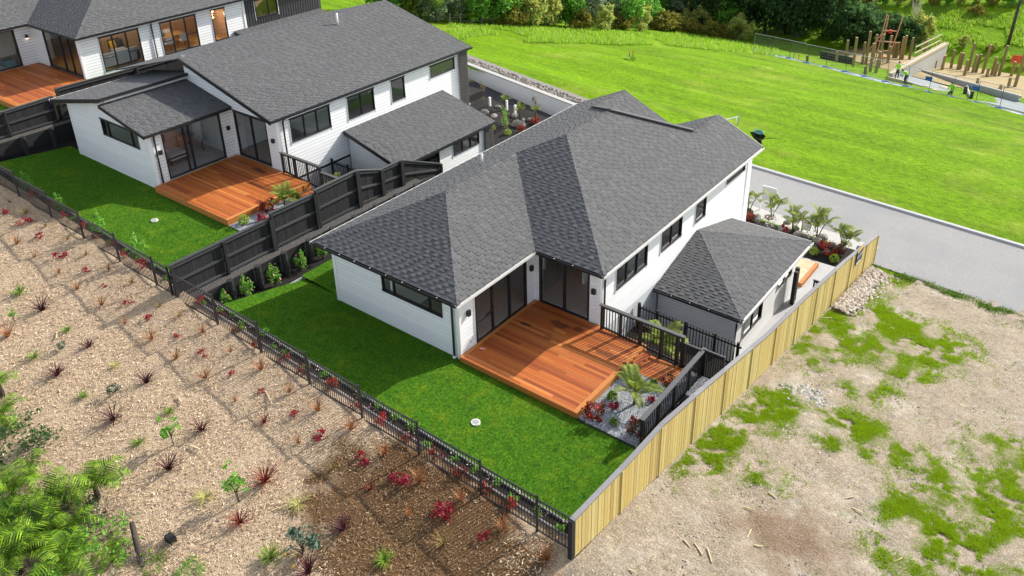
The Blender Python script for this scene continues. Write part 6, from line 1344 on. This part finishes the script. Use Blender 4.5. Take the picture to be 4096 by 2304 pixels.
# pampas plumes
for i, (px, py, s) in enumerate(((3490,40,1.0),(3655,92,.9))):
    h = hitf(px, py, fieldf); P_ = thing('pampas_grass', 'pampas grass with pale plumes '+('above the dark trees' if i == 0 else 'right of the dark trees'), 'grass', 'pampas clumps', tuple(h)); P_.scale = (s,)*3
    link('leaves', pm('leaves', blades(120,1.8,.3,.06,200+i,.9), 'drygrass'), P_); mb = MB()
    for k in range(9): a = k*.7; mb.tube([(0,0,.8),(.5*math.cos(a),.5*math.sin(a),2.2),(.8*math.cos(a),.8*math.sin(a),3.4)], [.03,.05,.02], 6)
    mb.build('plumes', flat('cream_plume', (.6,.55,.45), .9), P_)
# post and wire fence at the back of the field
wf_ = thing('wire_fence', 'grey post and wire fence in front of the bush', 'fence'); prev = None
for i in range(20):
    px = 1800+i*42; h = hitf(px, 98+.006*(px-1800), fieldf); ubox('post', 'twig', wf_, h[0], h[1], h[2]-.2, .11, .11, 1.35)
    if prev is not None:
        for z in (.4,.75,1.05): MB().beam((prev[0],prev[1],prev[2]+z),(h[0],h[1],h[2]+z), .012, .012).build('wire', M['galv'], wf_)
    prev = h
# survey stakes in the field
for nm, m, a, b, lb in (('survey_stake','blueprop',T20(883,435),T20(888,395),'leaning blue survey stake in the middle of the field'),('survey_stake','redpaint',T20(910,435),T20(911,380),'upright red survey stake in the middle of the field'),('survey_stake','blueprop',T30(190,440),T30(197,400),'blue survey stake by the site fence'),('survey_stake','redpaint',T30(228,450),T30(232,410),'red survey stake by the site fence')):
    h = hitf(*a, fieldf); dd = np.linalg.norm(h-CAM); hh = (a[1]-b[1])/F_PX*dd*1.02; tag(MB().beam((0,0,-.1),((b[0]-a[0])/F_PX*dd*.9,0,hh), .07, .05).build(nm, M[m], None, loc=tuple(h)), lb, 'stake')
h = hitf(*T20(890,455), fieldf); tag(link('grass_tuft', pm('leaves', blades(220,.7,.5,.05,300,.7), 'fieldblade'), None, tuple(h)), 'tuft of long grass around the survey stakes', 'grass')
# building site
SZ = -15.5
sp = lambda x, y: hitf(*T30(x, y), fieldf)
pad = MB(); c = [sp(*q) for q in ((400,400),(1330,640),(2050,780),(2050,600),(1320,470),(1250,420),(700,360))]
mbs = MB(); cc = [Vector(q)+Vector((0,0,.06)) for q in c]; mbs.add(cc, [tuple(range(len(cc)))]); struct('site_clay', mbs, M['sitesand'])
c2 = [Vector(sp(*q))+Vector((0,0,.1)) for q in ((900,590),(1950,860),(2050,830),(1880,775),(1060,545))]; mb = MB(); mb.add(c2, [tuple(range(5))]); struct('site_gravel_pad', mb, M['sitegravel'])
bw_ = thing('block_wall', 'long low concrete block wall at the back of the gravel pad', 'wall', loc=tuple(sp(1060,548))); O = Vector(bw_.location); a = Vector(sp(1060,548)); b = Vector(sp(1885,775)); d = (b-a); L = d.length; d.normalize(); rz = math.atan2(d.y, d.x); nb = int(L/.42); bm_ = MB().box(0,.4,-.1,.1,0,.19).mesh('block', M['concrete'])
for r_ in range(4):
    for k in range(nb):
        q = a+(b-a)*(k/nb)+Vector((0,0,r_*.2))+d*(.2 if r_ % 2 else 0)-O; link('block', bm_, bw_, tuple(q), (0,0,rz))
# sloping concrete wing wall with timber forms
wg = thing('wing_wall', 'pale sloping concrete wall with timber forming and railing at the site', 'wall', loc=tuple(sp(930,590))); O = Vector(wg.location); a = Vector(sp(930,590)); b = Vector(sp(1310,560)); up = Vector((0,0,1)); D_ = (b-a); D_.z = 0; dn = D_.normalized(); nrm = Vector((-dn.y,dn.x,0))
MB().prism([Vector((0,0,-.2)), b-a+Vector((0,0,-.2)), b-a+Vector((0,0,3.9)), Vector((0,0,.5))], nrm*.3).build('concrete_panel', M['palecon'], wg)
for o_, h0 in ((-.06,.0),(.36,.0)): MB().beam(Vector((0,0,.45))+nrm*o_, b-a+Vector((0,0,3.85))+nrm*o_, .05, .3).build('form_board', M['newtimber'], wg)
for k in range(5):
    q = (b-a)*(.45+.12*k)+nrm*.6; MB().beam(q+Vector((0,0,.5)), q+Vector((0,0,1.0+3.4*(.45+.12*k)+1.1)), .05, .05).build('stanchion', M['galv'], wg)
for hh in (1.0,1.7): MB().beam((b-a)*.45+nrm*.6+Vector((0,0,hh+1.55)), (b-a)*.93+nrm*.6+Vector((0,0,hh+3.1)), .06, .12).build('guard_rail', M['newtimber'], wg)
# timber piles
piles = [((580,475),(603,315)),((640,505),(668,300)),((710,490),(730,332)),((735,490),(770,258)),((770,540),(795,345)),((785,490),(820,280)),((812,550),(850,400)),((832,515),(870,280)),((895,515),(922,365)),((890,505),(928,290)),((935,500),(958,338)),((955,500),(985,335)),((985,510),(1020,300)),((1000,510),(1040,290)),((1055,500),(1090,305)),((1175,445),(1207,308)),((1245,570),(1262,465)),((1300,580),(1330,435)),((1365,580),(1395,398)),((1415,590),(1450,418)),((1432,585),(1466,420)),((1470,615),(1500,468)),((1490,595),(1545,355)),((1525,610),(1568,435)),((1550,605),(1597,430)),((1600,612),(1665,368)),((1635,635),(1658,528)),((1668,625),(1712,452)),((1690,635),(1727,495)),((1725,625),(1788,378)),((1825,605),(1855,482)),((1860,640),(1890,550)),((1850,690),(1925,400)),((515,470),(523,395)),((295,465),(298,420)),((732,560),(735,505)),((1575,655),(1580,595)),((1745,700),(1757,642)),((1805,690),(1820,600)),((690,375),(690,371))]
pcyl = MB().tube([(0,0,0),(0,0,1)], [.17,.155], 10).mesh('pile', M['pile'])
piles = [p for p in piles if p[0][1]-p[1][1] > 20]; piles.sort(key=lambda p: p[0][0])
for i, (a, b) in enumerate(piles):
    h = sp(*a); dd = np.linalg.norm(h-CAM); hh = (a[1]-b[1])*.53/F_PX*dd*1.02; lean = (b[0]-a[0]-.165*(a[1]-b[1]))*.53/F_PX*dd
    tag(link('timber_pile', pcyl, None, tuple(h), (0,math.atan2(lean,hh)*.6,0), scale=(1,1,hh)), 'round timber foundation pile at the building site, '+ORD[i]+' from the left', 'pile', 'foundation piles')
# pink timber frame
fr = thing('bracing_tower', 'tall pink primed timber bracing frame among the piles', 'frame', loc=tuple(sp(810,500))); O = Vector(fr.location); dd = (O-Vector(CAM)).length; m_ = .53/F_PX*dd
rt = Vector((CM[0][0],CM[0][1],0)).normalized()
def fp(x, y, dep=0): return rt*((x-810)*m_)+Vector((0,0,(500-y)*m_*1.05))+Vector((0,dep,0))
for p0, p1 in (((800,480),(828,155)),((830,490),(840,165)),((885,480),(938,170)),((800,330),(935,345)),((815,262),(912,268)),((735,410),(820,275)),((800,395),(900,400)),((795,440),(900,440)),((830,345),(860,480))): MB().beam(fp(*p0), fp(*p1), .12, .08, (0,1,0)).build('brace', M['pinktimber'], fr)
MB().box(-.15,.15,-.15,.15,-.2,.2).build('red_flag', M['redpaint'], fr, loc=tuple(fp(870,270)))
# temporary site fence
feet = [(-110,385),(25,412),(160,442),(295,478),(437,510),(585,545),(730,580),(888,620),(1045,655),(1210,700),(1385,737),(1565,778),(1745,820),(1930,865)]
FT = [Vector(sp(*q)) for q in feet]
for i in range(len(FT)-1):
    a, b = FT[i], FT[i+1]; t = thing('site_fence_panel', 'temporary wire fence panel along the building site, '+ORD[i]+' from the left', 'fence panel', 'temporary fence panels', tuple(a)); mb = MB(); D_ = b-a; U = Vector((0,0,1))
    for p0, p1 in ((U*.08,U*2.1),(D_+U*.08,D_+U*2.1),(U*2.1,D_+U*2.1),(U*.15,D_+U*.15)): mb.tube([p0,p1], .025, 6)
    mb.build('frame', M['galv'], t); mb = MB()
    for k in range(1,12): mb.tube([D_*(k/12)+U*.15, D_*(k/12)+U*2.1], .006, 3, False)
    for k in range(1,6): mb.tube([U*(.15+k*.32), D_+U*(.15+k*.32)], .006, 3, False)
    mb.build('wire_mesh', M['galv'], t); MB().box(-.35,.35,-.14,.14,0,.13).build('foot', M['blueplastic'], t)
    MB().beam(U*.06+Vector((0,-.3,0)), D_+U*.06+Vector((0,-.3,0)), .55, .04).build('ground_sheet', M['tarp'], t)
    if i in (8,10): 
        q = D_*.9+U*1.35; MB().box(q.x-.3,q.x+.3,q.y-.03,q.y-.005,q.z-.2,q.z+.2).build('site_sign', M['blueplastic'], t)
tag(MB().beam(Vector(sp(905,600))+Vector((0,0,.12)), Vector(sp(1090,645))+Vector((0,0,.12)), .12, .35).build('form_timber', M['newtimber'], None), 'low timber formwork board at the front corner of the gravel pad', 'timber')
for i, (q0, q1, w_) in enumerate((((1300,660),(1370,680),'in the middle of the pad'),((1080,570),(1140,585),'beside the block wall'),((1180,655),(1215,658),'left of the loose boards'),((1240,685),(1270,690),'near the site fence'))): tag(MB().beam(Vector(sp(*q0))+Vector((0,0,.16)), Vector(sp(*q1))+Vector((0,0,.16)), .3, .05).build('loose_board', M['newtimber'], None), 'loose pale board lying on the gravel pad, '+w_, 'board', 'loose boards on the pad')
for i, q in enumerate(((1483,712),(1530,750))): h = sp(*q); tag(MB().tube([(0,0,0),(0,0,.8)], .16, 12).build('pipe_stub', M['rubber'], None, loc=tuple(h)), 'black upright pipe stub on the gravel pad, '+('left' if i == 0 else 'right')+' one', 'pipe')
ps = [Vector(sp(*q))+Vector((0,0,.25)) for q in ((1480,640),(1500,670),(1505,700),(1522,745))]; tag(MB().tube(ps, .1, 8).build('drain_pipe', M['palecon'], None), 'pale flexible drain pipe crossing the gravel pad', 'pipe')
bn = thing('black_beam', 'long dark timber beam along the back of the clay site', 'beam', loc=tuple(sp(395,435))); q = Vector(sp(640,490))-Vector(bn.location); MB().beam((0,0,.4), q+Vector((0,0,.4)), .2, .9).build('beam', M['blackwood'], bn)
on = thing('orange_barrier', 'orange plastic barrier netting at the right edge of the site', 'barrier', loc=tuple(sp(1830,485))); q = Vector(sp(1990,500))-Vector(on.location); MB().beam((0,0,.7), q+Vector((0,0,.7)), .04, 1.0).build('netting', M['orangenet'], on)
for k in range(4): p = q*(k/3); MB().tube([p, p+Vector((0,0,1.3))], .03, 6).build('stake', M['galv'], on)
# power pole
pp = thing('power_pole', 'tall dark leaning timber power pole on the hillside', 'pole', loc=tuple(sp(1808,340))); dd = (Vector(pp.location)-Vector(CAM)).length
MB().tube([(0,0,-.5),(.35,0,9.5)], [.2,.15], 10).build('shaft', M['pole'], pp, True); MB().beam((-.7,0,8.6),(1.3,0,8.6), .1, .12).build('crossarm', M['pole'], pp)
for x in (-.6,.2,1.2): MB().tube([(x,0,8.66),(x,0,8.9)], .05, 8).build('insulator', M['signwhite'], pp)
tag(MB().tube([(pp.location.x-60,pp.location.y-2,pp.location.z+9.2),(pp.location.x+.3,pp.location.y,pp.location.z+8.9),(pp.location.x+40,pp.location.y+3,pp.location.z+9.0)], .02, 5).build('power_line', M['rubber'], None), 'thin overhead power line at the top right', 'cable')
# workers
def worker(label, p, H, pose):
    """one continuous skinned body; hi-vis top, dark trousers, cap"""
    s = H/1.75; t = thing('person', label, 'person', 'workers on the building site', tuple(p))
    if pose == 'stand': J_ = dict(pel=(0,0,.95), ch=(.03,.05,1.35), nk=(.05,.09,1.52), hd=(.06,.13,1.64), ls=(-.2,.05,1.42), le=(-.26,.15,1.15), lh=(-.15,.33,1.02), rs=(.2,.06,1.42), re=(.27,.16,1.15), rh=(.14,.34,1.05), lk=(-.12,.05,.5), lf=(-.14,-.02,.06), lt=(-.14,.16,.03), rk=(.13,.08,.5), rf=(.16,.06,.06), rt=(.18,.24,.03))
    elif pose == 'bend': J_ = dict(pel=(0,-.12,.85), ch=(.05,.2,1.18), nk=(.06,.36,1.25), hd=(.07,.46,1.3), ls=(-.16,.24,1.2), le=(-.16,.42,.95), lh=(-.08,.5,.7), rs=(.24,.24,1.2), re=(.28,.42,.95), rh=(.18,.52,.7), lk=(-.14,.08,.47), lf=(-.15,-.05,.06), lt=(-.15,.13,.03), rk=(.15,.1,.47), rf=(.16,-.02,.06), rt=(.17,.16,.03))
    else: J_ = dict(pel=(0,-.1,.42), ch=(.03,.05,.85), nk=(.05,.14,1.02), hd=(.06,.19,1.14), ls=(-.2,.08,.93), le=(-.27,.22,.68), lh=(-.14,.4,.55), rs=(.22,.08,.93), re=(.3,.22,.68), rh=(.16,.4,.55), lk=(-.14,.38,.42), lf=(-.15,.22,.06), lt=(-.15,.4,.03), rk=(.2,.28,.1), rf=(.2,-.15,.1), rt=(.2,-.3,.06))
    names = list(J_); idx = {n_: i for i, n_ in enumerate(names)}; E_ = [('pel','ch'),('ch','nk'),('nk','hd'),('ch','ls'),('ls','le'),('le','lh'),('ch','rs'),('rs','re'),('re','rh'),('pel','lk'),('lk','lf'),('lf','lt'),('pel','rk'),('rk','rf'),('rf','rt')]
    rad = dict(pel=.16,ch=.17,nk=.065,hd=.1,ls=.075,le=.055,lh=.04,rs=.075,re=.055,rh=.04,lk=.075,lf=.055,lt=.045,rk=.075,rf=.055,rt=.045)
    me = bpy.data.meshes.new('body'); me.from_pydata([tuple(np.array(J_[n_])*s) for n_ in names], [(idx[a], idx[b]) for a, b in E_], []); o = link('body', me, t)
    md = o.modifiers.new('skin', 'SKIN'); sv = me.skin_vertices[0].data
    for n_ in names: sv[idx[n_]].radius = (rad[n_]*s,)*2
    sv[idx['pel']].use_root = True; o.modifiers.new('sub', 'SUBSURF').levels = 1
    m, tt, b = newmat('worker_clothes'); sx_ = nd(tt, 'ShaderNodeSeparateXYZ'); tt.links.new(nd(tt, 'ShaderNodeTexCoord').outputs['Object'], sx_.inputs[0])
    zt = J_['nk'][2]*s+.02; zp = (J_['pel'][2]+.06)*s
    c_ = mix(tt, math_(tt, 'GREATER_THAN', sx_.outputs[2], zp), (.02,.025,.05), (.35,.75,.04)); c_ = mix(tt, math_(tt, 'GREATER_THAN', sx_.outputs[2], zt), c_, (.42,.26,.18)); tt.links.new(c_, b.inputs['Base Color']); b.inputs['Roughness'].default_value = .9; me.materials.append(m)
    hd = Vector(J_['hd'])*s; cap = MB()
    for j in range(4):
        for k in range(10): a = k*.628; q = math.cos(j*.5); cap.v.append((hd.x+.125*s*q*math.cos(a), hd.y+.125*s*q*math.sin(a), hd.z+.03*s+.13*s*math.sin(j*.5)))
    for j in range(3):
        for k in range(10): cap.f.append((j*10+k, j*10+(k+1)%10, (j+1)*10+(k+1)%10, (j+1)*10+k))
    cap.f.append(tuple(range(30,40))); cap.build('cap', M['navy'], t)
    t.rotation_euler[2] = {'stand':.6,'bend':2.2,'kneel':2.8}[pose]; return t
Zw = ZZ(3500,130,2.3406)
for lb, q, pz, H in (('worker in lime hi-vis top and dark trousers standing with arms forward', Zw(200,440), 'stand', 1.75), ('worker in lime hi-vis top bending forward beside the site fence', Zw(280,485), 'bend', 1.75), ('worker in lime hi-vis vest kneeling on the gravel pad', Zw(715,592), 'kneel', 1.75)):
    h = hitf(*q, fieldf)+np.array([0,0,.1]); worker(lb, h, H, pz)
# wheelbarrow and post by the kerb
Zk = ZZ(2850,430,3.276)
h = hitf(*Zk(612,488), lambda x, y: field_z(x, y)); wbw = thing('wheelbarrow', 'black wheelbarrow tipped on its wheel beside the kerb', 'wheelbarrow', loc=tuple(h), rz=math.radians(-38))
MB().tube([(0,-.05,.2),(0,.05,.2)], .2, 18).build('wheel', M['rubber'], wbw, True)
tr = MB(); tr.v = [(-.75,-.32,.62),(.15,-.32,.62),(.15,.32,.62),(-.75,.32,.62),(-.55,-.22,.36),(0,-.22,.32),(0,.22,.32),(-.55,.22,.36)]; tr.f = [(4,5,6,7),(0,1,5,4)[::-1],(1,2,6,5)[::-1],(2,3,7,6)[::-1],(3,0,4,7)[::-1]]; tr.build('tray', M['rubber'], wbw)
for s in (-1,1): MB().tube([(0,s*.06,.2),(-.2,s*.22,.34),(.9,s*.3,.75)], .02, 7).build('handle', M['charcoal'], wbw); MB().tube([(-.35,s*.2,.36),(-.4,s*.22,.02)], .018, 6).build('leg', M['charcoal'], wbw)
bkt = thing('bucket', 'black bucket with a coiled teal hose standing in the wheelbarrow', 'bucket', loc=(h[0]-.2,h[1]+.16,h[2]+.42)); MB().tube([(0,0,0),(0,0,.34)], [.2,.25], 16).build('body', M['rubber'], bkt); mb = MB()
for k in range(3): mb.tube([(.29*math.cos(a), .26*math.sin(a), .36+.04*k+.05*math.sin(a*2+k)) for a in np.linspace(0,6.283,20)], .018, 6)
mb.build('hose', M['hose'], bkt)
a = hitf(*Zk(320,268), fieldf); wp = thing('white_post_bracket', 'white post with a sloping arm behind the front house gable', 'post', loc=tuple(a)); MB().beam((0,0,-.2),(.1,0,1.05), .06, .06).build('post', M['galv'], wp)
MB().beam((.08,0,.85), tuple(Vector((-.75,-.35,.55))), .08, .06).build('arm', M['signwhite'], wp); MB().beam((.04,0,.4),(-.12,-.05,.75), .05, .05).build('brace', M['signwhite'], wp)
